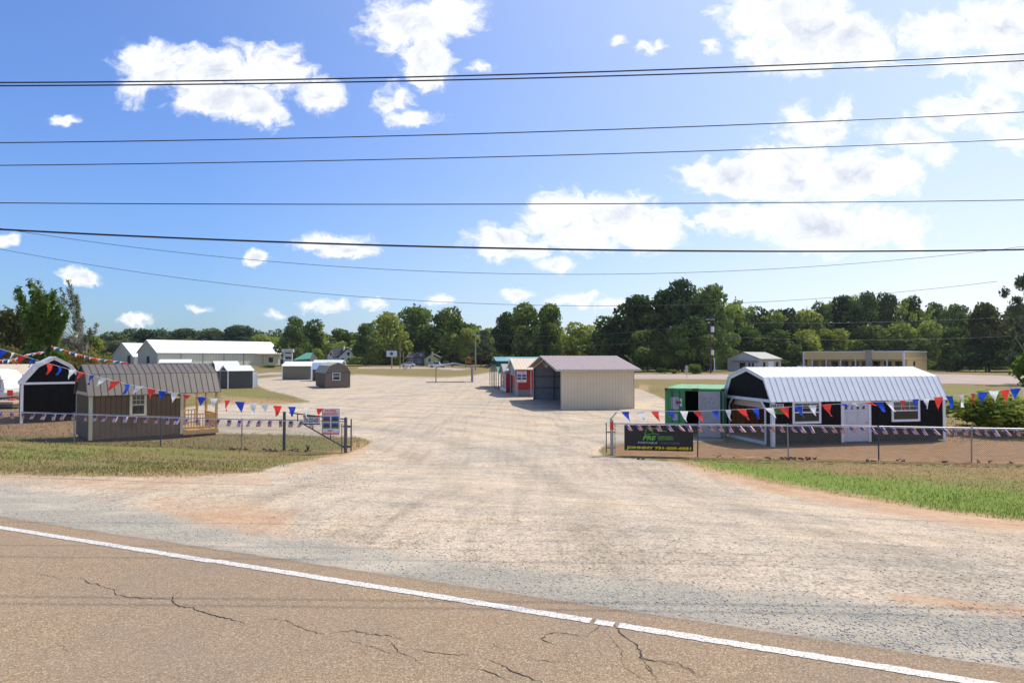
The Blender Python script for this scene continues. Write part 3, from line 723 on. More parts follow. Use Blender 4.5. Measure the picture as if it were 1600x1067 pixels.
def solid_post(p, h, r, label, m, square=False, name='gate_post'):
    t = thing(name, label, 'post', p)
    if square: b = MB().box(-r, r, -r, r, -.2, h)
    else: b = MB().tube([(0, 0, -.2), (0, 0, h)], r, 10).blob((0, 0, h), (r*1.05, r*1.05, r*.5), 1, 10, 4, 0)
    b.build('post_shaft', m, t); return t
solid_post(LP[5], 1.62, .05, 'dark square post standing tall in the left fence line', M['galv_dark'], True, 'fence_post')
gp = solid_post(LP[6], 1.42, .065, 'thick blue-grey gate post at the right end of the left fence', M['galv_dark'])
MB().tube([(-.16, 0, 0), (-.16, 0, 1.2)], .016).tube([(.2, .1, .05), (.2, .1, 1.36)], .03).box(-.16, .2, -.02, .02, .25, .29).box(0, .2, .04, .07, 1.02, 1.1).box(0, .2, .04, .07, .2, .26).box(-.16, .0, -.02, .02, 1.05, 1.09).build('hinge', M['galv_dark'], gp)
gp = solid_post(RP[0], 1.42, .065, 'gate post with red tape at the left end of the right fence', M['galv'])
MB().tube([(0, 0, 1.02), (0, 0, 1.34)], .072, 10).build('red_tape', M['red'], gp)
MB().tube([(-.22, 0, .1), (-.22, 0, 1.3)], .022).tube([(.13, .0, .05), (.13, .0, 1.32)], .012).box(-.22, .13, -.015, .015, .28, .32).box(-.22, .13, -.015, .015, .9, .94).build('hinge', M['galv_dark'], gp)
MB().obox((-.06, -.03, 1.4), (.27, 0, .3), (-.03, 0, .03), (0, .06, 0)).build('bracket', M['galv'], gp)
def gate_arm():
    g0 = LP[6]+Vector((-.08, -.1, 0)); dep = g0.y
    t = thing('pipe_gate', 'swung-back pipe gate with diagonal brace beside the left gate post', 'gate', g0)
    q = lambda px, py: D(px, py, dep+.05)-g0
    b = MB(); b.tube([q(452, 644.8), q(500, 650.5), q(540, 655)], .028); b.tube([q(470, 660), q(541, 700.5)], .03)
    for x0, y0, y1 in ((465, 646.5, 658), (489, 650, 671), (516.5, 653, 686)): b.tube([q(x0, y0), q(x0, y1)], .022)
    b.build('pipe', M['galv_dark'], t)
    dz = dep-.12
    a = D(474, 663, dz); s = thing('phone_sign', 'white sign with phone number 731-225-6551 on the pipe gate arm', 'sign', a)
    w = (D(500, 663, dz)-a).length; h = D(474, 649.5, dz).z-a.z
    bd = MB().box(0, w, 0, .03, 0, h).build('board', M['signwhite'], s)
    MB().box(-.01, w+.01, -.006, -.001, -.01, .04).box(-.01, w+.01, -.006, -.001, h-.05, h+.01).build('border', M['galv_dark'], bd)
    text('731-225-6551', M['navy'], bd, (.03, 0, h*.24), X, U, w-.06, h*.5, .02)
    dz = dep-.2; a = D(503, 679, dz); s = thing('poster_sign', 'large TN STEEL BUILDINGS poster with four photos on the left gate', 'sign', a)
    w = D(530.5, 679, dz).x-a.x; h = D(503, 638.5, dz).z-a.z
    poster(s, (0, 0, 0), X, U, w, h, -Y)
gate_arm()
def banner():
    v = (RP[1]-RP[0]); e = v.normalized(); nn = Vector((e.y, -e.x, 0)); k0 = (975-CX)/F; k1 = (1082-CX)/F
    def at(k):
        s = (k*RP[0].y-RP[0].x)/(e.x-k*e.y); return s
    s0, s1 = at(k0), at(k1); o = RP[0]+e*s0+nn*.06; w = s1-s0
    zt = D(0, 663.5, o.y).z-o.z; zb = D(0, 703, o.y).z-o.z
    t = thing('banner', 'black banner with green and yellow lettering tied to the right fence', 'banner', o); h = zt-zb
    n = 24; b = MB()
    P = lambda i, z: e*(w*i/n)+nn*(.012*math.sin(i*1.1))+U*z
    for i in range(n):
        b.poly([P(i, zb), P(i+1, zb), P(i+1, zt), P(i, zt)]); b.poly([P(i, zb)-nn*.01, P(i, zt)-nn*.01, P(i+1, zt)-nn*.01, P(i+1, zb)-nn*.01])
    b = b.build('cloth', M['black'], t)
    L = lambda x, z: e*(w*x)+nn*.02+U*(zb+h*z)
    text('JOHNNY 731-225-6551', M['yellow'], b, L(.03, .035), e, U, w*.94, h*.135, .05)
    text('PRE', M['lgreen'], b, L(.27, .42), e, U, w*.20, h*.17, .04, .25)
    text('PORTABLE', M['grey'], b, L(.20, .27), e, U, w*.285, h*.085, .03)
    g = MB(); rr = random.Random(3)
    g.obox(L(.49, .42), e*w*.23, U*h*.17, nn*.003, 0); g.obox(L(.515, .265), e*w*.29, U*h*.085, nn*.003, 1)
    g.build('blurred_words', [M['dgreen'], M['dgrey']], b)  # flat dull patches added in place of two blurred words, no wear
    g = MB()
    for p, q in (((.30, .62), (.33, .87)), ((.33, .87), (.37, .92)), ((.37, .9), (.43, .68)), ((.43, .68), (.30, .62)), ((.43, .68), (.51, .645)), ((.37, .92), (.62, .76))):
        g.tube([L(*p)+nn*.002, L(*q)+nn*.002], .012, 4)
    g.build('house_emblem', M['lgreen'], b)
    g = MB()
    for x in (.01, .25, .5, .75, .99): g.tube([L(x, .97), L(x, 1.02)-nn*.05], .006)
    g.build('tie', M['white'], t)
banner()

# ================================================================== bunting and flag strings
def interp(pts, x):
    for (a, b) in zip(pts[:-1], pts[1:]):
        if a[0] <= x <= b[0]:
            q = (x-a[0])/(b[0]-a[0]); return [a[k]+(b[k]-a[k])*q for k in range(len(a))]
    return pts[0] if x < pts[0][0] else pts[-1]
def pennant(t, p, e, w, h, lean, m, seed, fold=.25):
    rr = random.Random(seed*7+3); e = Matrix.Rotation(rr.uniform(-.75, .75), 3, 'Z') @ e; nn = Vector((e.y, -e.x, 0)); b = MB(); n = 5; lean += rr.uniform(-.14, .14); h *= rr.uniform(.88, 1.08); fold += rr.uniform(0, .16)
    def pt(u, v):    # u across, v down
        wd = w*(1-v)*(.5 if False else 1); x = (u-.5)*wd+lean*h*(v**1.3)
        y = fold*h*v*v*math.sin(u*2+seed)+.03*math.sin(v*5+seed)
        return e*x+nn*y-U*(h*v*(1-abs(lean)*.25))
    for j in range(n):
        v0, v1 = j/n, (j+1)/n*.995
        for i in range(3):
            b.poly([pt(i/3, v0), pt(i/3, v1), pt((i+1)/3, v1), pt((i+1)/3, v0)])
    b.v = [tuple(Vector(q)+p) for q in b.v]
    o = b.build('pennant', m, t, True); return o
def bunting(name, label, line, depth0, depth1, xs, cols, h, w, lean, twist=()):
    """line: photo curve of the cord; depth runs from depth0 at its first to depth1 at its last point"""
    xa, xb = line[0][0], line[-1][0]; dp = lambda x: depth0+(depth1-depth0)*(x-xa)/(xb-xa)
    Q = lambda x: D(x, interp(line, x)[1], dp(x)); o = Q(xa)
    t = thing(name, label, 'bunting', o); n = 60
    MB().tube([Q(xa+(xb-xa)*i/n)-o for i in range(n+1)], .007, 5).build('cord', M['white'], t)
    e = (Q(xb)-Q(xa)); e.z = 0; e.normalize()
    for i, (x, c) in enumerate(zip(xs, cols)):
        if x < xa or x > xb: continue
        l = lean(x) if callable(lean) else lean; k = 1
        if x in twist: k = .35; l = l*2+.6
        l += .10*math.sin(i*2.7)
        s = (xb-xa); q = Q(x)-o
        pennant(t, q, e, w*(.92+.12*math.sin(i*1.9)), h*(1-.5*(x in twist)), l, M[{'r': 'cloth_red', 'b': 'cloth_blue', 'w': 'cloth_white'}[c]], i, .12 if x not in twist else .5)
    return t
lx = [5,19,35,52,64,79,94,112,127,144,162,181,199,218,237,255,273,292,316,334,354,375,395,413,434,456,478,499]
bunting('pennant_bunting', 'red white and blue pennant string falling across the brown cabin roof',
        [(-60,524),(0,545),(64,564.5),(127,582),(199,600),(273,614),(354,625),(434,634),(499,638),(538,641)], 25.3, 26.4,
        [-40,-25,-10]+lx, 'rwb'+'bwrbwrbwrbwrbwrbwrbwrb'[:18]+'bwrbwwrbwr', .42, .36, lambda x: -.55 if x < 230 else (-.3 if x < 330 else .03), (292,))
rx = [977,1000,1023,1047,1068,1089,1117,1137,1159,1180,1202,1225,1247,1269,1291,1315,1335,1356,1374,1388,1409,1430,1448,1466,1484,1502,1519,1535,1553,1570,1586,1601,1617,1633]
bunting('pennant_bunting', 'red white and blue pennant string rising past the black lofted barn to the right bush',
        [(962,643),(1100,642),(1200,637.5),(1300,631.5),(1400,626.5),(1500,617),(1600,605),(1700,588)], 26.2, 24.5,
        rx, 'bwrbwrbwrbwrbwrbwrbwrbwrbwrbwrbwrb', .46, .36, lambda x: .45 if x < 1420 else .1, (1315, 1335, 1356))
def tiny_bunting(label, line, dep0, dep1, n, h):
    xa, xb = line[0][0], line[-1][0]; Q = lambda x: D(x, interp(line, x)[1], dep0+(dep1-dep0)*(x-xa)/(xb-xa)); o = Q(xa)
    t = thing('pennant_bunting', label, 'bunting', o)
    MB().tube([Q(xa+(xb-xa)*i/30)-o for i in range(31)], .012, 5).build('cord', M['white'], t)
    for i in range(n):
        q = Q(xa+(xb-xa)*(i+.5)/n)-o; pennant(t, q, X, h*.9, h*.7, -.5, M['cloth_'+('red', 'white', 'blue', 'white', 'red')[i % 5]], i)
tiny_bunting('distant pennant string sloping down right of the leafy tree towards the warehouse', [(80,540),(95,545),(120,553),(150,560),(200,566.5)], 66, 72, 26, .45)
tiny_bunting('distant pennant string tied up to the leafy tree trunk from the left', [(-20,563),(20,561.5),(45,553),(67,549.5)], 50, 66, 22, .45)

stripe_r = mat('flag_red', (.62,.20,.20), .6, var=.05); stripe_w = mat('flag_white', (.70,.68,.70), .6, var=.03); canton = mat('flag_blue', (.10,.13,.42), .6, var=.05)
def flag_string(label, P, x0, x1, step, lean):
    t = thing('flag_string', label, 'flag string', P[0]); nn0 = Vector((0, -.15, 0)); o = P[0]
    Q = []
    for px in np.arange(x0, x1, step):
        k = (px-CX)/F
        for a, b in zip(P[:-1], P[1:]):
            v = b-a; s = (k*a.y-a.x)/(v.x-k*v.y)
            if 0 <= s <= 1: Q.append(a+v*s-o+U*(FH-.02)+nn0); break
    MB().tube([q+U*.0 for q in Q], .006, 4).build('cord', M['white'], t)
    for i, q in enumerate(Q):
        l = lean+.18*math.sin(i*1.7)+.1*math.sin(i*4.1); w, h = .20, .28; b = MB(); ns = 7; rows = 4
        sq = .85+.15*math.sin(i*2.3)
        def pt(u, v): return q+Vector(((u-.5)*w*sq+l*h*v, -.05*math.sin(v*3+i)+.02*math.sin(u*9+i), -h*v*(1-.2*abs(l))))
        for c in range(ns):
            for r_ in range(rows):
                mi = 2 if (c < 4 and r_ < 2) else c % 2
                b.poly([pt(c/ns, r_/rows), pt(c/ns, (r_+1)/rows), pt((c+1)/ns, (r_+1)/rows), pt((c+1)/ns, r_/rows)], mi)
        b.build('flag', [stripe_r, stripe_w, canton], t)
flag_string('string of small American flags along the right chain link fence rail', RP, 978, 1690, 15.8, .6)
flag_string('string of small American flags along the left chain link fence rail', LP, 10, 492, 16.0, -.25)

# ================================================================== overhead wires
def wire(label, pts, depth, r, slope=0., m='cable', dfun=None, group=None):
    n = 48; xa, xb = pts[0][0], pts[-1][0]; xs = [p[0] for p in pts]; ys = [p[1] for p in pts]
    cf = np.polyfit(xs, ys, 2 if len(pts) > 2 else 1)
    P = []
    ea, eb = (xa-500 if xa <= 0 else xa), (xb+500 if xb >= 1600 else xb)
    for i in range(n+1):
        x = ea+(eb-ea)*i/n; d = depth+slope*(x-CX)/F*depth; P.append(D(x, float(np.polyval(cf, x)), d))
    return tag(MB().tube(P, r, 6).build('overhead_wire', M[m], None, True), label, 'wire', group)
wire('upper cable of the close topmost pair of overhead wires', [(0,129),(400,126.5),(583,122),(800,117),(1200,102),(1600,85)], 9.4, .010, -.02)
wire('lower cable of the close topmost pair of overhead wires', [(0,134),(583,129),(800,124),(1200,109),(1600,96)], 9.6, .010, -.02)
wire('third overhead wire from the top, crossing the middle of the sky', [(0,223),(560,215),(800,208),(1200,192),(1600,176)], 10.8, .0085, -.02)
wire('fourth overhead wire from the top, just above the middle clouds', [(0,258.5),(550,251),(800,245),(1200,232),(1600,218)], 11.2, .008, -.02)
wire('fifth overhead wire, nearly level across the sky', [(0,317),(500,320),(800,319),(1200,316.5),(1600,313)], 12.2, .009, -.02)
wire('thickest black overhead cable, lowest of the near ones', [(0,358),(400,378),(800,388.5),(1200,391.5),(1600,390.5)], 16.2, .024, -.02)
wire('thin sagging wire that dips just below the thick black cable', [(0,354),(80,370),(300,399),(500,417),(800,428.5),(1000,426.5),(1200,418),(1400,405),(1600,388)], 30, .011)
wire('thin wire sagging lowest over the treetops', [(0,383),(200,425),(400,457),(600,471),(800,474),(1000,472),(1200,466),(1400,455),(1558,446)], 38, .013)
for nm, pts, dp in (('distant wire running right from the transformer pole at crossarm height', [(1110,503),(1300,504.5),(1600,494)], 156),
               ('distant wire running right from the transformer pole below its transformer', [(1110,525),(1300,531),(1600,524)], 156),
               ('distant wire running left from the transformer pole crossarm to the grey pole', [(743,522),(900,524),(1110,504)], 156),
               ('distant wire running left low from the transformer pole to the grey pole', [(743,534),(900,540),(1110,525)], 156)):
    wire(nm, pts, dp, .028, 0, 'galv_dark')

# ================================================================== poles and signs far off
def upole(label, base, top_py, r, m, arm=None, extras=()):
    t = thing('utility_pole', label, 'pole', base); H = D(0, top_py, base.y).z-base.z
    MB().tube([(0, 0, -.3), (0, 0, H)], r*1.15, 8, r2=r*.8).build('pole_shaft', m, t)
    if arm: 
        b = MB().box(-arm, arm, -.08, .08, H-.9, H-.72)
        for x in (-arm*.9, -arm*.4, arm*.4, arm*.9): b.tube([(x, 0, H-.72), (x, 0, H-.5)], .06)
        b.build('crossarm', M['galv'], t)
    for z0, z1, w, mm, nm in extras: MB().tube([(w*1.1, -.1, z0), (w*1.1, -.1, z1)], w, 10).build(nm, mm, t)
    return t
b = G(1110.4, 583); b.z = float(hz(b.x, b.y))
upole('dark utility pole with pale transformer in front of the big pines', b, 494, .17, M['bark'], 1.1, ((10.0, 11.3, .42, M['camper'], 'transformer'), (4.4, 5.6, .36, M['camper'], 'meter_box'), (8.8, 9.3, .25, M['grey'], 'insulator')))
b = G(1116.5, 582.5); t = thing('service_post', 'short pale service post beside the dark utility pole', 'post', b)
MB().tube([(0, 0, 0), (0, 0, 3.4), (-.25, 0, 3.6)], .13).build('post_shaft', M['signwhite'], t)
b = G(743, 578.5); upole('pale grey utility pole with crossarm between the yellow house and the green carport', b, 519, .15, mat('pale_pole', (.32,.31,.30), .7), 1.2)
b = G(625, 576.5); upole('thin tan pole right of the round-emblem sign', b, 532, .10, mat('tan_pole', (.36,.31,.20), .7))
b = G(630, 576.5); upole('short thin pole just right of the tan pole', b, 552, .09, mat('tan_pole2', (.30,.28,.20), .7))
b = G(867.5*0+511, 571); upole('dark pole with a white lamp left of the white house', b, 538, .12, M['bark'], None, ((7.6, 8.1, .3, M['signwhite'], 'lamp'),))
def road_sign():
    b = G(1073, 591); t = thing('road_sign', 'back of a small grey sign on a thin post by the far road', 'sign', b)
    MB().tube([(0, 0, 0), (0, 0, 2.3)], .045).build('post', M['galv'], t); MB().box(-.24, .24, -.03, 0, 1.1, 2.4).build('sign_plate', M['grey'], t)
    b = G(612, 575.5); t = thing('billboard', 'white sign with a black round emblem on a tan post across the lot', 'sign', b); d = b.y
    s = lambda px, py: D(px, py, d)-b
    MB().box(-.16, .16, 0, .2, 0, s(0, 557).z).build('post', mat('post_tan', (.40,.29,.14), .7), t)
    x0 = s(604, 557).x; x1 = s(620, 557).x; z0 = s(0, 557.3).z; z1 = s(0, 548).z
    bo = MB().box(x0, x1, -.2, -.05, z0, z1).build('board', mat('board_pale_blue', (.62,.68,.74), .5), t)
    e = MB(); cx = (x0+x1)/2; cz = (z0+z1)/2; rr = (z1-z0)*.28
    e.prism([(cx+rr*(1+.14*math.sin(3*a))*math.cos(a)*.9, -.201, cz+rr*math.sin(a)) for a in [2*PI*i/18 for i in range(18)]], (0, -.03, 0)); e.build('emblem', M['photo_dark'], bo)
    g = MB()
    for x in (x0+.6, cx+.1, x1-.6): g.tube([(x, -.1, z1), (x, -.1, z1+.25), (x, -.8, z1+.3)], .05)
    g.build('lamp_arm', M['galv_dark'], bo)
    p = G(634, 577.3); t = thing('utility_box', 'small white box on the grass at the foot of the thin poles', 'box', p); MB().box(-.4, .4, -.2, .2, 0, .5).box(-.44, .44, -.24, .24, .5, .56).build('cabinet', M['signwhite'], t)
    for q, (px, lb) in enumerate(((636.5, 'left one of two short tan bollards right of the thin poles'), (641.5, 'right one of two short tan bollards right of the thin poles'))):
        p = G(px, 576.2); t = thing('bollard', lb, 'bollard', p, 0, 'bollards by the far sign'); MB().tube([(0, 0, 0), (0, 0, 1.1-.3*q)], .13, 8, r2=.10).blob((0, 0, 1.1-.3*q), (.13, .13, .08), 1, 8, 4, 0).build('bollard_post', mat('post_tan', (.4,.3,.15)), t)
road_sign()
def pylon_sign():
    d = 190; b = gz(D(454.5, 575, d)); t = thing('pylon_sign', 'tall white sign frame with red lettered header right of the long warehouse', 'sign', b); s = lambda px, py: D(px, py, d)-b
    hd = MB().box(s(445, 0).x, s(463.3, 0).x, -.3, .3, s(0, 550.3).z, s(0, 545.4).z).build('header', M['signwhite'], t)
    rr = random.Random(2); q = MB(); x = s(448.5, 0).x
    while x < s(461, 0).x: w = rr.uniform(.12, .26); q.box(x, x+w, -.34, -.301, s(0, 549.0).z, s(0, 547.2).z); x += w+.1
    q.build('faded_lettering', mat('faded_red', (.50,.30,.32), .6), hd)
    MB().box(s(447.8, 0).x, s(449, 0).x, -.15, .15, 0, s(0, 550.3).z).box(s(460, 0).x, s(461.2, 0).x, -.15, .15, 0, s(0, 550.3).z).build('post', M['signwhite'], t)
    MB().box(s(449.1, 0).x, s(459.9, 0).x, -.1, .1, s(0, 557.4).z, s(0, 552.3).z).box(s(449.1, 0).x, s(459.9, 0).x, -.1, .1, s(0, 567).z, s(0, 561).z).build('panel', mat('panel_grey', (.52,.53,.58)), t)
    b = gz(D(447, 575, 215)); t = thing('flat_canopy', 'low flat white canopy between the warehouse end and the olive shed', 'canopy', b); s = lambda px, py: D(px, py, 215)-b
    MB().box(s(440, 0).x, s(454, 0).x, -3, 3, s(0, 561).z, s(0, 559.3).z).build('roof', M['whitewall'], t)
    g = MB()
    for px in (441.5, 447, 452.5): g.box(s(px, 0).x-.1, s(px, 0).x+.1, -2.5, -2.3, 0, s(0, 561).z)
    g.build('post', M['galv'], t)
pylon_sign()

# ================================================================== far buildings
def house_win(t, x0, x1, z0, z1, y=-.06): 
    f = MB().box(x0-.12, x1+.12, y, -.003, z0-.12, z1+.12).build('window', M['white_trim'], t); MB().box(x0, x1, y-.03, y-.001, z0, z1).box(x0+(x1-x0)/2-.04, x0+(x1-x0)/2+.04, y-.05, y-.031, z0, z1).build('pane', M['glass'], f)
def white_house():
    d = 250; b = gz(D(536, 569, d)); s = lambda px, py: (D(px, py, d)-b); sx = lambda px: s(px, 0).x; sz = lambda py: s(0, py).z
    t = thing('white_house', 'white house with dark gabled roof and chimney beyond the brown barn shed', 'house', b)
    x0, x1 = sx(533), sx(560); xm = sx(546.5); w = MB()
    w.prism([(x0, 0, -.5), (x1, 0, -.5), (x1, 0, sz(557.5)), (xm, 0, sz(545)), (x0, 0, sz(557.5))], (0, 9, 0))
    w.box(sx(512), x0, 1.5, 9, -.5, sz(559))
    w.prism([(sx(512), 1.2, sz(559)), (sx(523), 1.2, sz(559)), (sx(517.5), 1.2, sz(548.5))], (0, 6, 0))
    w.build('wall', M['whitewall'], t)
    r = MB()
    def slab(a, c, dy0, dy1, th=.25): a = Vector((a[0], dy0, a[1])); c = Vector((c[0], dy0, c[1])); nn = Vector((-(c-a).z, 0, (c-a).x)).normalized(); nn = nn if nn.z > 0 else -nn; r.obox(a, c-a, (0, dy1-dy0, 0), nn*th)
    slab((x0-.8, sz(558.8)), (xm, sz(544.2)), -.5, 9.5); slab((xm, sz(544.2)), (x1+.6, sz(558.5)), -.5, 9.5)
    slab((sx(511), sz(560)), (sx(517.5), sz(547.8)), .8, 7.5); slab((sx(517.5), sz(547.8)), (sx(524), sz(560)), .8, 7.5)
    r.obox((sx(517.5), 1.4, sz(558.5)), (xm-sx(517.5)-.5, 0, 0), (0, 3.5, sz(545)-sz(558.5)), (0, .1, .25)); r.obox((sx(517.5), 9, sz(558.5)), (xm-sx(517.5)-.5, 0, 0), (0, -4.1, sz(545)-sz(558.5)), (0, .1, .25))
    r = r.build('roof', M['darkroof'], t); MB().box(sx(535), sx(536.6), 4, 5, sz(548), sz(541)).build('chimney', M['whitewall'], r)
    house_win(t, sx(545.6), sx(549.6), sz(555), sz(550.5)); house_win(t, sx(537), sx(541), sz(564.5), sz(559.8)); house_win(t, sx(546), sx(550), sz(564.5), sz(559.8)); house_win(t, sx(555), sx(558), sz(564.5), sz(559.8))
    f = MB().box(sx(518), sx(519.5), 1.05, 1.15, sz(555.5), sz(551.5)).build('window', M['glass'], t)
white_house()
def green_house():
    d = 200; b = gz(D(474, 575, d)); sx = lambda px: (D(px, 0, d)-b).x; sz = lambda py: (D(0, py, d)-b).z
    t = thing('green_roofed_house', 'low dark house with bright green metal roof beside the pylon sign', 'house', b)
    MB().box(sx(469), sx(489), 0, 7, -.3, sz(561)).prism([(sx(489), 0, sz(561)), (sx(489), 7, sz(561)), (sx(489), 3.5, sz(552.5))], (-.2, 0, 0)).build('wall', mat('dark_house_wall', (.10,.10,.10)), t)
    MB().prism([(sx(463), -.6, sz(563.5)), (sx(477), 3.5, sz(552)), (sx(487), 3.5, sz(552)), (sx(489), -.6, sz(561.5))], (0, -.06, .2)).prism([(sx(463), 7.6, sz(563.5)), (sx(489), 7.6, sz(561.5)), (sx(487), 3.5, sz(552)), (sx(477), 3.5, sz(552))], (0, .06, .2)).build('roof', M['green_metal'], t)
    MB().box(sx(474), sx(477), -.08, -.003, sz(568), sz(563)).build('window', M['glass'], t)
green_house()
def yellow_house():
    b = G(675, 571.5); d = b.y; sx = lambda px: (D(px, 0, d)-b).x; sz = lambda py: (D(0, py, d)-b).z
    t = thing('yellow_house', 'small yellow gabled house with brick-wide chimney under the big shade tree', 'house', b)
    x0, x1 = sx(665), sx(684.5); xm = sx(675)
    MB().prism([(x0, 0, -.5), (x1, 0, -.5), (x1, 0, sz(559.5)), (xm, 0, sz(554)), (x0, 0, sz(560.5))], (0, 9, 0)).build('wall', M['yellowwall'], t)
    MB().box(sx(676), sx(678.5), -.5, -.003, -.3, sz(549.3)).build('chimney', M['yellowwall'], t)
    house_win(t, sx(670.6), sx(675), sz(565), sz(559.5))
    r = MB(); 
    for a, c in (((x0-.5, sz(561.2)), (xm, sz(553.3))), ((xm, sz(553.3)), (x1+.8, sz(559.5)))):
        v = Vector((c[0]-a[0], 0, c[1]-a[1])); nn = Vector((-v.z, 0, v.x)).normalized(); r.obox((a[0], -.4, a[1]), v, (0, 10, 0), nn*.25)
    r.build('roof', M['darkroof'], t)
    b = G(650, 571); d = b.y+3; b = gz((b.x, d)); sx = lambda px: (D(px, 0, d)-b).x; sz = lambda py: (D(0, py, d)-b).z
    t = thing('shaded_house', 'dark low house in deep shade left of the yellow house', 'house', b)
    MB().box(sx(638), sx(664), 0, 7, -.3, sz(559)).build('wall', mat('grey_blue_wall', (.14,.15,.17)), t)
    MB().prism([(sx(636), -.5, sz(559)), (sx(666), -.5, sz(559)), (sx(663), 3.5, sz(551)), (sx(640), 3.5, sz(551))], (0, 0, .15)).prism([(sx(636), 7.5, sz(559)), (sx(640), 3.5, sz(551)), (sx(663), 3.5, sz(551)), (sx(666), 7.5, sz(559))], (0, 0, .15)).build('roof', M['darkroof'], t)
    house_win(t, sx(643), sx(646), sz(566), sz(561)); house_win(t, sx(655), sx(658), sz(566), sz(561))
yellow_house()
def cream_house():
    th = R(45); loc = gz(D(1188.7, 580, 178)); W = span_y(loc, th, 1136.5); L = span_x(loc, th, 1220)
    t = thing('old_shop', 'small weathered cream building with low gable roof beside the far road', 'building', loc, th)
    prof = gable(3.45, 5.25, W); b = MB(); pts = [(0, 0, 0)]+[(0, y, z) for y, z in prof]+[(0, W, 0)]
    b.poly(pts[::-1], 1); b.poly([(L, y, z) for _, y, z in pts], 0); b.box(.001, L-.001, 0, W, 0, 3.44, 0)
    b.build('wall', [mat('cream_wall', (.42,.40,.28)), M['whitewall']], t)
    roof_parts(t, L, prof, M['greyroof'], .3, .5, rib=0, th=.12)
    MB().box(-1.4, -.003, W*.05, W*.8, 2.7, 2.85).build('awning', M['rust'], t)
    for y0, y1, z0, z1 in ((W*.30, W*.36, 1.1, 2.4), (W*.45, W*.62, .2, 2.4), (W*.2, W*.25, 1.1, 2.4)): MB().box(-.06, -.003, y0, y1, z0, z1).build('doorway' if z0 < 1 else 'window', M['glass'], t)
    for x0, x1 in ((1.5, 2.7), (9.5, 11)): MB().box(x0, x1, -.06, -.003, 1.1, 2.6).build('window', M['glass'], t)
    MB().box(4.5, 8, -.06, -.003, .2, 2.8).build('garage_door', M['whitewall'], t)
cream_house()
def strip_mall():
    th = R(41); loc = gz(D(1412.5, 581, 176)); W = span_y(loc, th, 1255); L = 17.5; H = 5.35
    t = thing('shop_row', 'long flat-roofed tan shop building with white edging behind the black barn', 'building', loc, th)
    b = MB(); b.box(2.6, L, 0, W, 0, H-.1, 0); b.box(0, L-.01, -.02, W+.02, H-2.1, H, 0); b.build('wall', M['tantext'], t)
    e = MB(); e.box(-.12, L+.1, -.14, -.021, H-.05, H+.22); e.box(-.12, -.001, -.02, W+.1, H-.05, H+.22); e.box(-.1, .3, -.12, .3, 0, H-.06); e.box(-.1, .3, W-.3, W+.1, 0, H-.06); e.build('roof_edge', M['white_trim'], t)
    p = MB()
    for q in (.15, .3, .45, .60, .75, .9): p.box(.1, .4, W*q, W*q+.3, 0, H-2.1)
    p.build('post', M['white_trim'], t)
    MB().box(-.35, .0, W*.30, W*.35, 0, H+.22).box(-.6, .2, W*.28, W*.37, H+.22, H+.5).build('entrance_pier', mat('pier_stone', (.42,.36,.30)), t)
    for q in range(9): 
        y0 = W*(.04+q*.105); MB().box(2.5, 2.595, y0, y0+W*.07, .3, 2.8).build('window', M['glass'], t)
    MB().box(7, 8.2, -.09, -.021, 1.6, 2.8).build('window', M['glass'], t)
    for q in (.8, .25): MB().box(4, 5, W*q, W*q+1, H-.1, H+.3).build('roof_vent', M['galv'], t)
strip_mall()
def tan_shed_left():
    loc = G(47, 628); loc = gz((D(47, 0, 60).x, 60)); t = shed('tan wooden shed with cream roof behind the camper at the left edge', loc, R(0)+PI, 5.5, 4.5, gable(2.3, 3.2, 4.5), M['tan_metal'], M['cream_metal'], None, rib=.5, gm=M['tan_metal'])
    t.location = loc+Vector((0, 4.5, 0))
    xa, xb = D(24.6, 602, 60).x, D(18, 602, 60).x
    window(t, (t.location.x-xa, 4.502, .95), X, Y, xa-xb, 1.05, M['cream_trim'], .08, 3, 4)
tan_shed_left()

# ================================================================== vehicles
def car(label, base, rz, L, Wd, H, paint, kind='sedan'):
    t = thing('parked_car' if kind != 'pickup' else 'pickup_truck', label, 'car' if kind != 'pickup' else 'truck', base, rz)
    if kind == 'pickup': prof = [(0, .45), (0, .95), (.28, 1.0), (.36, H), (.62, H), (.66, 1.05), (1, 1.0), (1, .45)]
    else: prof = [(0, .4), (0, .8), (.2, .92), (.33, H), (.72, H), (.88, .98), (1, .92), (1, .4)]
    pts = [(x*L, 0, z) for x, z in prof]; b = MB().prism(pts, (0, Wd, 0)).build('body', paint, t)
    g = MB(); a, c = (.31, .63) if kind == 'pickup' else (.3, .8); g.box(a*L, c*L, -.01, Wd+.01, 1.02, H-.1); g.build('glazing', M['glass'], t)
    for x in (.18, .82):
        for y in (-.03, Wd-.17):
            w = MB().tube([(x*L, y, .34), (x*L, y+.2, .34)], .34, 14).build('wheel', M['tyre'], t); MB().tube([(x*L, y-.01, .34), (x*L, y+.21, .34)], .18, 10).build('rim', M['galv'], w)
    for y in (.1, Wd-.35): MB().box(-.02, .0, y, y+.25, .62, .76).build('headlight', M['signwhite'], t)
    return t
b = G(669, 574.2); car('white pickup truck parked in front of the yellow house', b, 0, 5.2, 1.9, 1.75, M['carwhite'], 'pickup')
b = G(684, 573.2); car('dark blue pickup truck parked right of the yellow house', b, .1, 5.4, 1.9, 1.9, M['carblue'], 'pickup')
b = G(626.5, 573.4); car('pale car in the shade behind the thin poles', b, .1, 4.2, 1.8, 1.45, M['carwhite'])
b = G(757, 575.5); car('dark car parked between the pale grey pole and the green carport', b, 0, 4.4, 1.8, 1.5, M['cardark'])
b = gz(D(1241, 580, 172)); car('white car with only its roof showing between old shop and shop row', b, 0, 4.6, 1.8, 3.6-1.9, M['carwhite'])
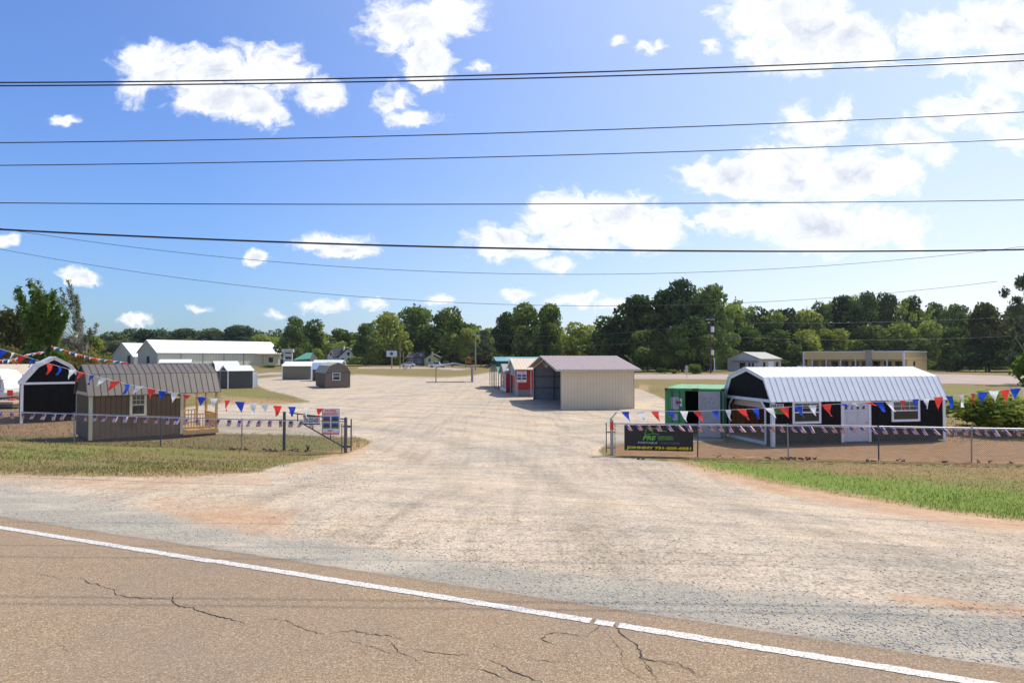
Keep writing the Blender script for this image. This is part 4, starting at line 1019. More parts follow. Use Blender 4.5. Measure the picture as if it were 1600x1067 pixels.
def playset():
    b = G(735, 574); t = thing('playset', 'orange timber climbing frame behind the open carport', 'playset', b)
    f = MB()
    for x in (-1.5, 0, 1.5):
        for y in (0, 1.4): f.box(x-.08, x+.08, y, y+.16, 0, 2.6)
    f.box(-1.6, 1.6, 0, 1.5, 1.2, 1.3); f.box(-1.6, 1.6, -.02, .1, 2.2, 2.4); f.box(-1.6, 0, -.05, -.01, 1.3, 1.9)
    f.build('frame', M['orangewood'], t); MB().prism([(-1.7, -.2, 2.6), (.1, -.2, 2.6), (-.8, -.2, 3.3)], (0, 1.9, 0)).build('roof', M['orangewood'], t)
playset()
def camper():
    d = 54; b = gz(D(-30, 0, d)); t = thing('camper', 'white travel camper cut off by the left edge of the picture', 'camper', b)
    x1 = D(18, 0, d).x-b.x; n = 14; H = 2.85
    prof = [(-2.5, .55), (x1-1.2, .5), (x1-.35, .62), (x1-.05, 1.0), (x1, 1.35), (x1-.1, 1.9), (x1-.35, 2.45), (x1-.8, 2.8), (x1-1.5, 2.92), (-2.5, 2.92)]
    MB().prism([(x, 0, z) for x, z in prof], (0, 2.3, 0)).build('shell', M['camper'], t)
    MB().box(x1-1.75, x1-.35, -.02, -.002, 1.35, 2.05).build('window', M['glass_blue'], t)
    MB().prism([(x1-1.9, -.02, 2.2), (x1-.1, -.02, 2.15), (x1+.35, -.02, 2.02), (x1-1.9, -.02, 2.10)], (0, -.25, 0)).build('awning', M['camper'], t)
    MB().box(-2.5, x1-.15, -.025, -.002, 1.12, 1.2).build('trim_stripe', M['grey'], t)
    for x in (x1-2.4,): w = MB().tube([(x, -.02, .33), (x, .2, .33)], .33, 16).build('wheel', M['tyre'], t)
    MB().box(-2.4, x1-.3, .1, 2.2, .35, .54).tube([(x1-.4, 1.1, .42), (x1+.5, 1.1, .42)], .04).tube([(x1+.35, 1.1, .42), (x1+.35, 1.1, -.1)], .03).build('chassis', M['galv_dark'], t)
    p = gz(D(22, 0, 52)); t = thing('folding_chair', 'red folding chair between the camper and the black barn', 'chair', p); z = .55
    MB().box(0, .45, 0, .04, z+.35, z+.8).build('backrest', M['red'], t); MB().box(.35, .8, -.4, 0, z+.05, z+.12).build('seat', M['red'], t)
    f = MB(); f.tube([(.1, -.4, 0), (.7, 0, z+.1)], .02); f.tube([(.7, -.4, 0), (.1, 0, z+.1)], .02); f.build('leg', M['galv_dark'], t)
    d = 50; b = gz(D(-20, 0, d)); t = thing('flatbed_trailer', 'low timber flatbed trailer in front of the camper and tan shed', 'trailer', b)
    x1 = D(31, 0, d).x-b.x
    MB().box(-2, x1, 0, 2.2, .38, .55).build('deck', mat('trailer_boards', (.42,.30,.20), .8, var=.15, wave=('X', .9, .6)), t); MB().box(-2, x1-.05, .02, 2.18, .12, .375).build('chassis', M['galv_dark'], t)
    for x in (x1-2.2, x1-1.3): MB().tube([(x, -.12, .22), (x, .1, .22)], .28, 14).build('wheel', M['tyre'], t)
camper()
# ================================================================== trees
def leaves(centers, radii, n, size, r, flat=1., shell=.55, up=.35):
    """n leaf quads spread over lobes; returns V, F"""
    centers = np.asarray(centers, float); radii = np.asarray(radii, float)
    p = radii[:, 0]**2; idx = r.choice(len(centers), n, p=p/p.sum())
    d = r.normal(size=(n, 3)); d /= np.linalg.norm(d, axis=1)[:, None]
    rad = (shell+(1-shell)*r.random(n))[:, None]**1.0
    rad = np.where(r.random((n, 1)) < .12, rad*1.18, rad)
    c = centers[idx]+d*rad*radii[idx]
    nn = d*.7+r.normal(size=(n, 3))*.7+np.array([0, 0, up]); nn /= np.linalg.norm(nn, axis=1)[:, None]
    t = np.cross(nn, r.normal(size=(n, 3))); t /= np.linalg.norm(t, axis=1)[:, None]; b = np.cross(nn, t)
    s = (size*(.6+.8*r.random(n)))[:, None]
    V = np.stack([c-t*s, c-b*s*.6*flat, c+t*s, c+b*s*.6*flat], 1).reshape(-1, 3)
    return V, np.arange(4*n).reshape(-1, 4)
def lobes_oak(r, n=16, base=.22, rough=1.):
    C_, R_ = [], []
    for i in range(n):
        z = r.uniform(base, 1.72); q = (z-base)/(1.72-base); env = math.sin(PI*min(1, (q*.82+.18)))**.6
        a = r.uniform(0, 2*PI); rr = env*r.uniform(.25, .78)*rough
        C_.append((rr*math.cos(a), rr*math.sin(a), z)); k = r.choice([.17, .22, .30, .38]); R_.append((k, k, k*.8))
    C_.append((0, 0, 1.0)); R_.append((.5, .5, .5)); C_.append((.1, 0, .7)); R_.append((.5, .5, .3))
    return C_, R_
def lobes_pine(r, n=24, base=.22):
    C_, R_ = [], []
    for i in range(n):
        q = i/(n-1); z = base+q*(1.76-base); env = (1-q)**.5*.72+.26; a = i*2.4+r.uniform(-.4, .4); rr = env*r.uniform(.15, .8)
        C_.append((rr*math.cos(a), rr*math.sin(a), z)); k = r.uniform(.22, .36)*(1-.2*q); R_.append((k, k, k*.6))
    return C_, R_
def lobes_col(r, n=14, base=.1):
    C_, R_ = [], []
    for i in range(n):
        q = i/(n-1); z = base+q*1.7; env = (1-q)**.7*.6+.08; a = r.uniform(0, 6.3); rr = env*r.uniform(.0, .8)
        C_.append((rr*math.cos(a), rr*math.sin(a), z)); k = .30*(1-.5*q); R_.append((k, k, k*1.1))
    return C_, R_
PROTO = {}
def proto(kind, v):
    if (kind, v) in PROTO: return PROTO[(kind, v)]
    r = np.random.default_rng(100*v+{'oak': 1, 'pine': 2, 'col': 3, 'bush': 4, 'sparse': 5}[kind])
    if kind == 'oak': c, q = lobes_oak(r, 18); V, Fc = leaves(c, q, 5600, .056, r, 1., .72)
    if kind == 'pine': c, q = lobes_pine(r); V, Fc = leaves(c, q, 5600, .054, r, .7, .72)
    if kind == 'col': c, q = lobes_col(r); V, Fc = leaves(c, q, 4200, .05, r)
    if kind == 'bush': c, q = lobes_oak(r, 14, .1); V, Fc = leaves(c, q, 3600, .05, r)
    if kind == 'sparse': c, q = lobes_oak(r, 30, .3, 1.1); q = [(a*.62, b*.62, e*.5) for a, b, e in q]; V, Fc = leaves(c[:30], q[:30], 5200, .038, r, .8, .2)
    ob = raw_mesh('crown', V, Fc, M['leaf_mid']); me = ob.data; bpy.data.objects.remove(ob)
    # trunk with limbs, unit height 1 (scaled with the crown)
    b = MB(); b.tube([(0, 0, -.05), (.01, .01, .5), (.0, .02, 1.0), (.02, 0, 1.5)], .035, 7, r2=.010)
    if kind != 'pine':
        for cc, rr in list(zip(c, q))[:10]: b.tube([(0, .01, max(.25, cc[2]*.45)), (cc[0]*.5, cc[1]*.5, cc[2]*.75), tuple(cc)], .014, 5, r2=.004)
    else:
        for cc in c[::2]: b.tube([(0, .01, cc[2]-.08), tuple(cc)], .010, 5, r2=.003)
    tb = b.build('trunk', M['bark']); tm = tb.data; bpy.data.objects.remove(tb)
    PROTO[(kind, v)] = (me, tm); return PROTO[(kind, v)]
MESHMAT = {}
def with_mat(me, m):
    k = (me.name, m.name)
    if k not in MESHMAT: c = me.copy(); c.materials.clear(); c.materials.append(m); MESHMAT[k] = c
    return MESHMAT[k]
def tree(name, label, cat, base, H, W, kind, v, m, group=None, bark='bark', rz=None):
    t = thing(name, label, cat, base, (v*1.3+base.x*.1) if rz is None else rz, group); me, tm = proto(kind, v)
    c = bpy.data.objects.new('crown', with_mat(me, M[m])); C.objects.link(c); c.parent = t; c.scale = (W/2, W/2, H/1.95)
    k = bpy.data.objects.new('trunk' if kind != 'bush' else 'stem', with_mat(tm, M[bark])); C.objects.link(k); k.parent = t
    q = min(W/2, H/2); k.scale = (W/2, W/2, H/1.95)
    return t
GW = 'trees along the far edge of the lot'
# (photo x, photo y of the top, distance, crown width px, kind, variant, material, name, label)
TL = [
 (187,517,262,62,'oak',0,'leaf_far','oak_tree','dark round tree rising left of the small grey barn roof'),
 (232,515,268,60,'oak',1,'leaf_far','oak_tree','dark tree directly above the left gable of the long warehouse'),
 (288,507,275,62,'sparse',1,'leaf_grey','bare_topped_tree','thin greyish bare-topped tree above the warehouse roof'),
 (290,515,270,66,'oak',2,'leaf_far','oak_tree','brownish dark tree beneath the bare-topped tree over the warehouse roof'),
 (335,510,270,62,'oak',3,'leaf_far','oak_tree','dark rounded tree above the middle of the warehouse roof'),
 (378,508,268,64,'oak',4,'leaf_far','oak_tree','broad dark tree above the right part of the warehouse roof'),
 (418,521,255,52,'oak',0,'leaf_mid','oak_tree','lower green tree at the right end of the warehouse roof'),
 (462,493,215,50,'pine',0,'needles','pine_tree','tall pine left of the green-roofed house, first dark pine from the left'),
 (490,501,222,52,'oak',2,'leaf_mid','oak_tree','rounded green tree just right of the first tall pine'),
 (527,513,278,46,'oak',5,'leaf_yellow','oak_tree','yellowish green tree rising behind the white house chimney'),
 (549,516,280,30,'sparse',2,'leaf_mid','oak_tree','pale thin tree between the yellowish tree and the round dark tree'),
 (572,505,215,44,'oak',1,'needles','pine_tree','dark round-headed tree right of the white house'),
 (608,484,226,58,'oak',3,'leaf_yellow','oak_tree','tall yellow-green tree behind the round-emblem sign'),
 (651,479,236,62,'oak',4,'leaf_dark','oak_tree','tall dark tree behind the shaded house and thin tan pole'),
 (706,478,232,68,'oak',0,'leaf_mid','oak_tree','big spreading light green shade tree over the yellow house'),
 (727,512,226,40,'oak',5,'leaf_yellow','oak_tree','smaller yellow-green tree at the right foot of the big shade tree'),
 (763,514,236,46,'oak',2,'leaf_mid','oak_tree','low tree behind the pale grey utility pole'),
 (752,508,215,34,'sparse',3,'leaf_grey','dead_tree','nearly bare dead tree just right of the pale grey pole'),
 (789,488,210,46,'oak',1,'leaf_dark','oak_tree','dark tree above the left end of the green carport'),
 (826,468,205,66,'oak',3,'leaf_mid','oak_tree','tall open-crowned tree above the green and cream carports'),
 (862,474,200,48,'oak',4,'leaf_mid','oak_tree','tall light tree above the left gable of the beige garage'),
 (905,500,205,54,'oak',0,'leaf_yellow','oak_tree','lower yellowish tree above the beige garage ridge'),
 (948,496,190,66,'oak',2,'leaf_dark','oak_tree','dark tree above the right end of the beige garage'),
 (1000,462,190,72,'oak',1,'leaf_dark','oak_tree','left shoulder of the big tree mass, dark leafy tree'),
 (1037,452,188,64,'oak',5,'leaf_mid','oak_tree','green leafy tree left of the highest pine'),
 (1066,428,184,74,'pine',1,'needles','pine_tree','highest pine of the whole treeline, left of the transformer pole'),
 (1112,439,184,66,'pine',2,'needles','pine_tree','second highest pine, right behind the transformer pole'),
 (1150,470,180,56,'oak',3,'leaf_mid','oak_tree','bright green tree right of the second highest pine'),
 (1188,474,178,54,'oak',0,'leaf_mid','oak_tree','green tree over the old shop roof'),
 (1226,479,182,50,'pine',3,'needles','pine_tree','pointed pine between the old shop and the tan shop row'),
 (1258,484,186,50,'oak',4,'leaf_yellow','oak_tree','yellow-green tree at the dip of the treeline'),
 (1285,470,190,44,'pine',0,'needles','pine_tree','pine with pointed tip left of the tall group over the shop row'),
 (1318,455,192,52,'pine',1,'leaf_dark','pine_tree','tall dark pine above the left half of the shop row'),
 (1352,451,190,48,'pine',2,'needles','pine_tree','tall pine above the middle of the shop row'),
 (1388,454,192,46,'pine',3,'needles','pine_tree','tall pine above the right half of the shop row'),
 (1424,460,194,46,'pine',0,'leaf_dark','pine_tree','pine above the right corner of the shop row'),
 (1460,467,196,46,'pine',1,'needles','pine_tree','pine right of the shop row, first of two alike in height'),
 (1494,471,197,44,'pine',2,'needles','pine_tree','pine right of the shop row, farther from it than its neighbour'),
 (1540,472,180,52,'oak',5,'leaf_rusty','oak_tree','rusty green tree left of the pale open tree at the right edge'),
 (1590,480,182,56,'oak',2,'leaf_rusty','oak_tree','rusty green tree under the pale open tree at the right edge'),
]
for x, top, d, wpx, kind, v, m, nm, lb in TL:
    if 1130 < x < 1480: d += 38
    k = (x-CX)/F; b = gz((k*d, d)); H = D(x, top, d).z-b.z; tree(nm, lb, 'tree', b, H, wpx/F*d*(1.7 if x > 950 else 1.45), kind, v, m, GW)
# trees whose tops stay below the ones behind (front row of the right-hand wood)
MID = [(1170,515,172,60,'oak',1,'leaf_mid','rounded tree directly left of the old shop'),(1215,512,176,60,'oak',3,'leaf_dark','dark tree filling the gap above the old shop roof'),
 (1262,515,182,56,'oak',5,'leaf_yellow','yellowish tree above the left end of the shop row'),(1306,512,186,60,'oak',0,'leaf_yellow','light tree low above the shop row, under the tall dark pine'),
 (1356,508,188,60,'oak',4,'leaf_dark','dark leafy tree low above the middle of the shop row'),(1405,505,188,60,'oak',1,'leaf_mid','green leafy tree low above the right of the shop row'),
 (1452,503,186,56,'oak',2,'leaf_yellow','yellow patched tree just right of the shop row'),(1496,508,184,56,'oak',3,'leaf_mid','green tree over the far paved road, second right of the shop row'),
 (1545,518,176,80,'bush',1,'leaf_dark','very dark round tree beside the far paved road at the right'),(1012,515,180,60,'oak',4,'leaf_dark','dark leafy tree above the garage roof corner and grass strip'),
 (1060,510,178,60,'oak',2,'leaf_dark','dark tree low behind the small grey road sign'),(1098,520,178,50,'oak',0,'leaf_mid','green tree low behind the dark utility pole')]
for x, top, d, wpx, kind, v, m, lb in MID:
    if 1130 < x < 1480: d += 32
    k = (x-CX)/F; b = gz((k*d, d)); H = D(x, top, d).z-b.z; tree('oak_tree', lb, 'tree', b, H, wpx/F*d*1.45, kind, v, m, GW)
for x, top, d, wpx, v, m, lb in ((1034,572,156,26,1,'leaf_mid','low green roadside bush left of the small road sign'), (1052,575,156,22,2,'leaf_yellow','smallest roadside bush behind the small road sign'),
        (1087,563.5,155,36,3,'leaf_bright','bright yellow-green roadside bush left of the dark utility pole'), (548,560,246,26,1,'leaf_dark','dark shrub against the front of the white house'),
        (558,558,246,14,2,'leaf_dark','narrow dark shrub at the right corner of the white house'), (423,568,196,40,3,'leaf_mid','weedy green shrub at the foot of the warehouse end')):
    k = (x-CX)/F; b = gz((k*d, d)); H = D(x, top, d).z-b.z; tree('shrub', lb, 'shrub', b, H, wpx/F*d, 'bush', v, m)
# right: bush at the fence, pale open tree, bright foreground branch tree
b = gz(D(1592, 670, 33)); tree('bush', 'sprawling green and yellow bush spilling in at the right edge behind the fence', 'bush', b+Vector((.3, 1, -.55)), 3.3, 7.4, 'bush', 2, 'leaf_yellow')
b = gz(D(1545, 660, 37)); tree('bush', 'smaller spreading bush on the left flank of the big edge bush', 'bush', b+Vector((.2, .6, -.35)), 2.1, 3.6, 'bush', 3, 'leaf_mid')
b = gz(D(1610, 560, 96)); tree('open_tree', 'tall pale open-crowned tree rising above the wood at the right edge', 'tree', b, D(0, 402, 96).z-b.z, 11, 'sparse', 4, 'leaf_grey', bark='palebark')
b = gz(D(1662, 600, 44)); tree('leafy_tree', 'bright yellow-green branch tip of a tree reaching in at the right edge', 'tree', b, 6.4, 5.4, 'oak', 5, 'leaf_bright')
# left: leafy tree, its sparse companion, hedge masses
def upright_tree():
    b = G(69, 612); d = b.y; t = thing('young_elm', 'leafy light green tree with upswept branches behind the black barn at left', 'tree', b); r = np.random.default_rng(5)
    H = D(0, 446, d).z-b.z; cs, rs = [], []; tr = MB(); tr.tube([(0, 0, -.1), (.05, 0, H*.4), (0, .05, H*.62)], .17, 8, r2=.09)
    for i, (px, py) in enumerate(((28,453),(36,470),(48,446),(60,455),(72,463),(83,458),(92,480),(40,495),(60,490),(82,500),(98,508),(30,485),(104,492),(70,475),(52,505),(88,525))):
        tip = D(px, py, d+r.uniform(-1.6, 1.6))-b; st = Vector((0, 0, H*.38)); tr.tube([st, st.lerp(tip, .5)+Vector((0, 0, -.3)), tip], .06, 5, r2=.012)
        for q in np.linspace(.35, 1, 7):
            p = st.lerp(tip, q); cs.append(tuple(p)); k = .85*(1.1-q*.6); rs.append((k, k, k*1.25))
    cs += [(q*.5, 0, H*.30+abs(q)*.15) for q in (-3, -2, -1, 0, 1, 2, 3)]; rs += [(.9, .9, .8)]*7
    V, Fc = leaves(cs, rs, 24000, .16, r, .9, .2)
    raw_mesh('crown', V, Fc, M['leaf_bright'], t); tr.build('trunk', M['palebark'], t)
    b = G(100, 603); d = b.y+3; b = gz((b.x+1, d)); t = thing('sparse_tree', 'twiggy half-bare tree with scattered dark leaves behind the light green tree', 'tree', b)
    tr = MB(); cs, rs = [], []; H = D(0, 440, d).z-b.z
    tr.tube([(0, 0, 0), (0, .1, H*.4)], .12, 7, r2=.07)
    rr = random.Random(8)
    for i in range(54):
        px = rr.choice([rr.uniform(0, 60), rr.uniform(60, 120), rr.uniform(100, 156)]); py = {0: 455, 1: 436}.get(int(px > 45 and px < 110), 470)+rr.uniform(0, 55)+(max(0, px-115)*.9)
        tip = D(px, py, d+rr.uniform(-2, 2))-b; st = Vector((0, 0, H*rr.uniform(.2, .45))); mid = st.lerp(tip, .5)+Vector((0, 0, -.4))
        tr.tube([st, mid, tip], .035, 4, r2=.010)
        for q in (.55, .7, .82, .93, 1): p = mid.lerp(tip, q); cs.append(tuple(p)); rs.append((.42, .42, .42))
    V, Fc = leaves(cs, rs, 7500, .13, r, .8, .1); raw_mesh('crown', V, Fc, M['leaf_grey'], t); tr.build('trunk', M['palebark'], t)
upright_tree()
for x, top, d, wpx, kind, v, m, lb in ((8,478,92,70,'oak',3,'leaf_rusty','olive brown tree mass at the left edge behind the camper'), (-50,470,96,80,'oak',1,'leaf_mid','large tree just outside the left edge'),
        (60,515,88,80,'bush',1,'leaf_dark','dark undergrowth below the light green tree'), (108,512,95,70,'bush',2,'leaf_rusty','rusty green hedge tree between the sparse tree and the black barn'),
        (140,524,100,46,'oak',4,'leaf_mid','green tree at the right end of the left hedge'), (20,520,85,60,'bush',3,'leaf_rusty','olive undergrowth above the tan shed roof'),
        (38,492,100,60,'oak',5,'leaf_dark','dark tree filling behind the young light green tree at left'), (84,500,102,56,'oak',2,'leaf_rusty','brownish green tree right behind the light green tree trunk')):
    k = (x-CX)/F; b = gz((k*d, d)); H = D(x, top, d).z-b.z; tree('hedge_tree', lb, 'tree', b, H, wpx/F*d*1.2, kind, v, m)
# the wood behind: one mass
def woods(name, label, rows, m, seed):
    r = np.random.default_rng(seed); Vs, Fs = [], []; off = 0
    for x, top, d, wpx in rows:
        k = (x-CX)/F; b = gz((k*d, d)); H = D(x, top, d).z-b.z; W = wpx/F*d
        c, q = (lobes_oak if r.random() < .5 else lobes_pine)(r, 14, .1); c = list(c)+[(0, 0, .3), (.3, .2, .2), (-.3, 0, .25)]; q = list(q)+[(.7, .7, .4)]*3
        V, Fc = leaves(c, q, 2400, .065, r); V = V*np.array([W/2, W/2, H/1.95])+np.array(b); Vs.append(V); Fs.append(Fc+off); off += len(V)
    o = raw_mesh(name, np.concatenate(Vs), np.concatenate(Fs), m); tag(o, label, 'woods', kind='stuff')
rr = random.Random(12)
def profile(x, pts): return interp(pts, x)[1]
pr = [(940,505),(985,478),(1020,455),(1060,442),(1125,452),(1180,480),(1250,487),(1300,466),(1340,458),(1400,460),(1460,468),(1500,474),(1560,482),(1750,470)]
rows = [(x+rr.uniform(-8, 8), profile(x, pr)+rr.uniform(-3, 10), 232+rr.uniform(-6, 22), 60) for x in range(950, 1780, 15)]+\
       [(x+rr.uniform(-8, 8), rr.uniform(505, 540), 222+rr.uniform(-3, 5), 70) for x in range(970, 1780, 18)]
woods('woods', 'dense mixed woodland behind the road at right', rows, M['leaf_mid'], 1)
rows = [(x+rr.uniform(-6, 6), 513+rr.uniform(-3, 5)+max(0, (x-420)*.08)+max(0, (185-x)*.5), 285+rr.uniform(-6, 20), 56) for x in range(158, 580, 9)]
woods('woods', 'far dark woodland behind the long warehouse', rows, M['leaf_far'], 2)
pr2 = [(440,525),(500,520),(560,522),(600,505),(690,505),(740,520),(780,512),(850,495),(900,508),(980,505)]
rows = [(x+rr.uniform(-6, 6), profile(x, pr2)+rr.uniform(-4, 12), 262+rr.uniform(-6, 12), 66) for x in range(440, 980, 18)]+[(x, 545+rr.uniform(-6, 4), 240, 60) for x in range(560, 980, 20)]
woods('woods', 'shaded woodland behind the yellow house and carports', rows, M['leaf_mid'], 3)
rows = [(x+rr.uniform(-6, 6), 562+rr.uniform(-5, 4), 206+rr.uniform(-3, 4), 50) for x in range(975, 1780, 14)]
woods('undergrowth', 'dark leafy undergrowth along the foot of the right-hand wood', rows, M['leaf_dark'], 6)
rows = [(x+rr.uniform(-6, 6), 559+rr.uniform(-5, 3), 250+rr.uniform(-3, 4), 46) for x in range(560, 985, 14) if not 655 < x < 690]
woods('undergrowth', 'dark leafy undergrowth behind the yellow house and poles', rows, M['leaf_dark'], 7)
rows = [(x+rr.uniform(-6, 6), (498 if x < 50 else 500+(x-50)*.28)+rr.uniform(-6, 6), 108+rr.uniform(-4, 6), 60) for x in range(-80, 150, 12)]+[(x, 545, 90, 60) for x in range(-80, 150, 16)]
woods('woods', 'olive green hedge and trees behind the camper and black barn', rows, M['leaf_rusty'], 8)
rows = [(x+rr.uniform(-6, 6), 470+rr.uniform(-10, 12), 120+rr.uniform(-6, 12), 120) for x in range(-560, -60, 60)]
woods('woods', 'trees beyond the left edge of the lot', rows, M['leaf_mid'], 4)
# ================================================================== ground
def project(x, y, z):
    zc = np.maximum(y*CP+(z-CAMZ)*SP, .3); yu = -y*SP+(z-CAMZ)*CP
    return CX+F*x/zc, CY-F*yu/zc
def sdist(px, py, poly):
    """signed distance in photo pixels, negative inside"""
    P = np.array(poly, float); n = len(P); d = np.full(px.shape, 1e9); ins = np.zeros(px.shape, bool)
    for i in range(n):
        a, b = P[i], P[(i+1) % n]; e = b-a; wx = px-a[0]; wy = py-a[1]
        t = np.clip((wx*e[0]+wy*e[1])/(e@e+1e-9), 0, 1); d = np.minimum(d, (wx-e[0]*t)**2+(wy-e[1]*t)**2)
        c = ((a[1] <= py) & (b[1] > py)) | ((b[1] <= py) & (a[1] > py))
        with np.errstate(divide='ignore', invalid='ignore'): xi = a[0]+(py-a[1])/(b[1]-a[1]+1e-12)*e[0]
        ins ^= c & (px < xi)
    d = np.sqrt(d); return np.where(ins, -d, d)
LOT = [(-3000,742),(0,742),(200,745),(300,744),(400,738),(430,729),(490,718),(545,708),(565,700),(583,690),(560,683),(450,679),(350,677),(275,676),(265,640),(345,630),(425,632),(486,628),(455,618),(420,610),(404,603),(398,592),(440,588),(500,590),(560,585),(620,588),(690,590),(728,588),(765,582),(800,578),(840,590),(1000,608),(1035,622),(1060,640),(1130,665),(1130,689),(1040,691),(948,694),(934,705),(945,713),(1060,722),(1200,755),(1450,797),(1600,815),(4000,1200),(4000,9000),(-3000,9000)]
GREYB = [(-3000,700),(0,757),(100,775),(200,793),(300,813),(400,838),(500,847),(600,857),(700,880),(900,896),(1000,909),(1200,925),(1400,945),(1600,968),(4000,1300),(4000,9000),(-3000,9000)]
def w_in(px, py, poly, soft): return np.clip(.5-sdist(px, py, poly)/(2*soft), 0, 1)
ys = []
py = 563.0
while py < 2600: ys.append(CAMZ if 0 else 1.0/(py-558)); py += 1.6 if py < 640 else 2.6 if py < 1250 else 12
# depth rows: same spacing in the picture over the low lot; denser than needed on the road
depths = [4000, 2500, 1700, 1300]+[F*3.9*q for q in ys if F*3.9*q > 2.2]+[1.6, .6, -1, -3]
depths = np.array(sorted(depths)); us = np.linspace(-1.75, 1.75, 760)
YY, UU = np.meshgrid(depths, us, indexing='ij'); XX = UU*(YY+5.2); ZZ = hz(XX, YY)
nr, nc = XX.shape; PX, PY = project(XX, YY, ZZ)
SS = NX*(XX-.85)+NY*(YY-6.31)
att = {}
att['asph'] = np.clip(.5-(SS-.42)/.16, 0, 1)*(SS > -7.4)
att['lot'] = w_in(PX, PY, LOT, 5)
att['grey'] = w_in(PX, PY, GREYB, 8)*(SS > -1)
att['orange'] = np.maximum.reduce([w_in(PX, PY, [(215,800),(260,782),(400,786),(470,800),(455,830),(370,838),(250,822)], 22),
    .62*w_in(PX, PY, [(-3000,742),(430,735),(420,762),(200,768),(0,756),(-3000,690)], 10),
    w_in(PX, PY, [(1040,716),(1090,722),(1200,748),(1450,790),(1600,810),(2600,960),(2600,1000),(1600,832),(1400,806),(1200,770),(1060,730)], 6),
    .9*w_in(PX, PY, [(1380,925),(1450,930),(1600,950),(2600,1100),(2600,1130),(1600,965),(1400,938)], 5),
    .8*w_in(PX, PY, [(1000,600),(1016,602),(1012,612),(996,608)], 3), .75*w_in(PX, PY, [(560,690),(590,690),(560,715),(500,730),(440,745),(440,732)], 6),
    .7*w_in(PX, PY, [(345,617),(400,622),(470,628),(430,634),(345,634)], 3)])
att['brown'] = np.maximum.reduce([w_in(PX, PY, [(945,696),(1040,694),(1130,692),(1600,688),(3000,700),(3000,735),(1600,727),(1200,718),(960,713)], 4),
    .9*w_in(PX, PY, [(1476,664),(1500,660),(1600,672),(3000,700),(3000,735),(1476,727)], 5), .8*w_in(PX, PY, [(-3000,620),(-3000,690),(0,680),(110,684),(260,690),(350,682),(345,662),(140,664),(40,640)], 6),
    .6*w_in(PX, PY, [(1200,716),(1600,724),(2600,740),(2600,765),(1600,752),(1300,742)], 8), .6*w_in(PX, PY, [(560,584.5),(700,587),(760,586),(690,590),(620,588)], 1.2), .5*w_in(PX, PY, [(280,716),(330,720),(330,735),(250,730)], 8), .4*w_in(PX, PY, [(350,684),(530,684),(530,700),(350,700)], 5)])
att['green'] = np.maximum.reduce([w_in(PX, PY, [(1072,719),(1120,721),(1250,734),(1420,752),(1600,768),(3000,860),(3000,1010),(1600,811),(1450,794),(1200,751),(1095,733)], 5),
    .45*w_in(PX, PY, [(1072,716),(1600,727),(3000,740),(3000,860),(1600,770),(1250,736)], 4), .55*w_in(PX, PY, [(0,696),(60,694),(200,697),(360,703),(350,712),(150,708),(120,722),(0,722)], 7),
    .35*w_in(PX, PY, [(120,720),(330,722),(560,704),(430,728),(300,742),(0,738)], 7), .5*w_in(PX, PY, [(395,684),(540,686),(540,705),(440,702)], 5), .45*w_in(PX, PY, [(1470,602),(1600,608),(3000,640),(3000,668),(1540,656),(1476,655)], 5), .4*w_in(PX, PY, [(345,606),(410,608),(460,620),(345,622)], 3)])
att['paved'] = np.maximum.reduce([w_in(PX, PY, [(990,584.2),(1135,584.6),(1250,584.5),(1440,583.2),(1600,588),(3500,650),(3500,800),(1600,601),(1460,599),(1300,595),(1100,592),(985,592)], .7),
    w_in(PX, PY, [(560,573.4),(760,575.2),(760,577),(705,577.6),(560,575)], .5), .9*w_in(PX, PY, [(378,584.5),(460,580),(560,577.5),(560,579.5),(470,583.5),(385,588)], .7), .8*w_in(PX, PY, [(705,577),(735,577.5),(735,579.8),(705,579.2)], .5)])
idx = np.arange(nr*nc).reshape(nr, nc)
QF = np.stack([idx[:-1, :-1], idx[:-1, 1:], idx[1:, 1:], idx[1:, :-1]], -1).reshape(-1, 4)
V = np.stack([XX, YY, ZZ], -1).reshape(-1, 3)
A = {k: v.reshape(-1).astype(np.float32) for k, v in att.items()}
fa = {k: v[QF].mean(1) for k, v in A.items()}
cls = np.zeros(len(QF), int)                                  # 0 ground, 1 lot, 2 shoulder, 3 road, 4 verge, 5 far road
cls[fa['lot'] > .5] = 1; cls[(fa['green'] > .35) & (fa['lot'] < .5)] = 4; cls[fa['paved'] > .5] = 5
cls[(fa['grey'] > .5) & (fa['lot'] > .5)] = 2; cls[fa['asph'] > .5] = 3

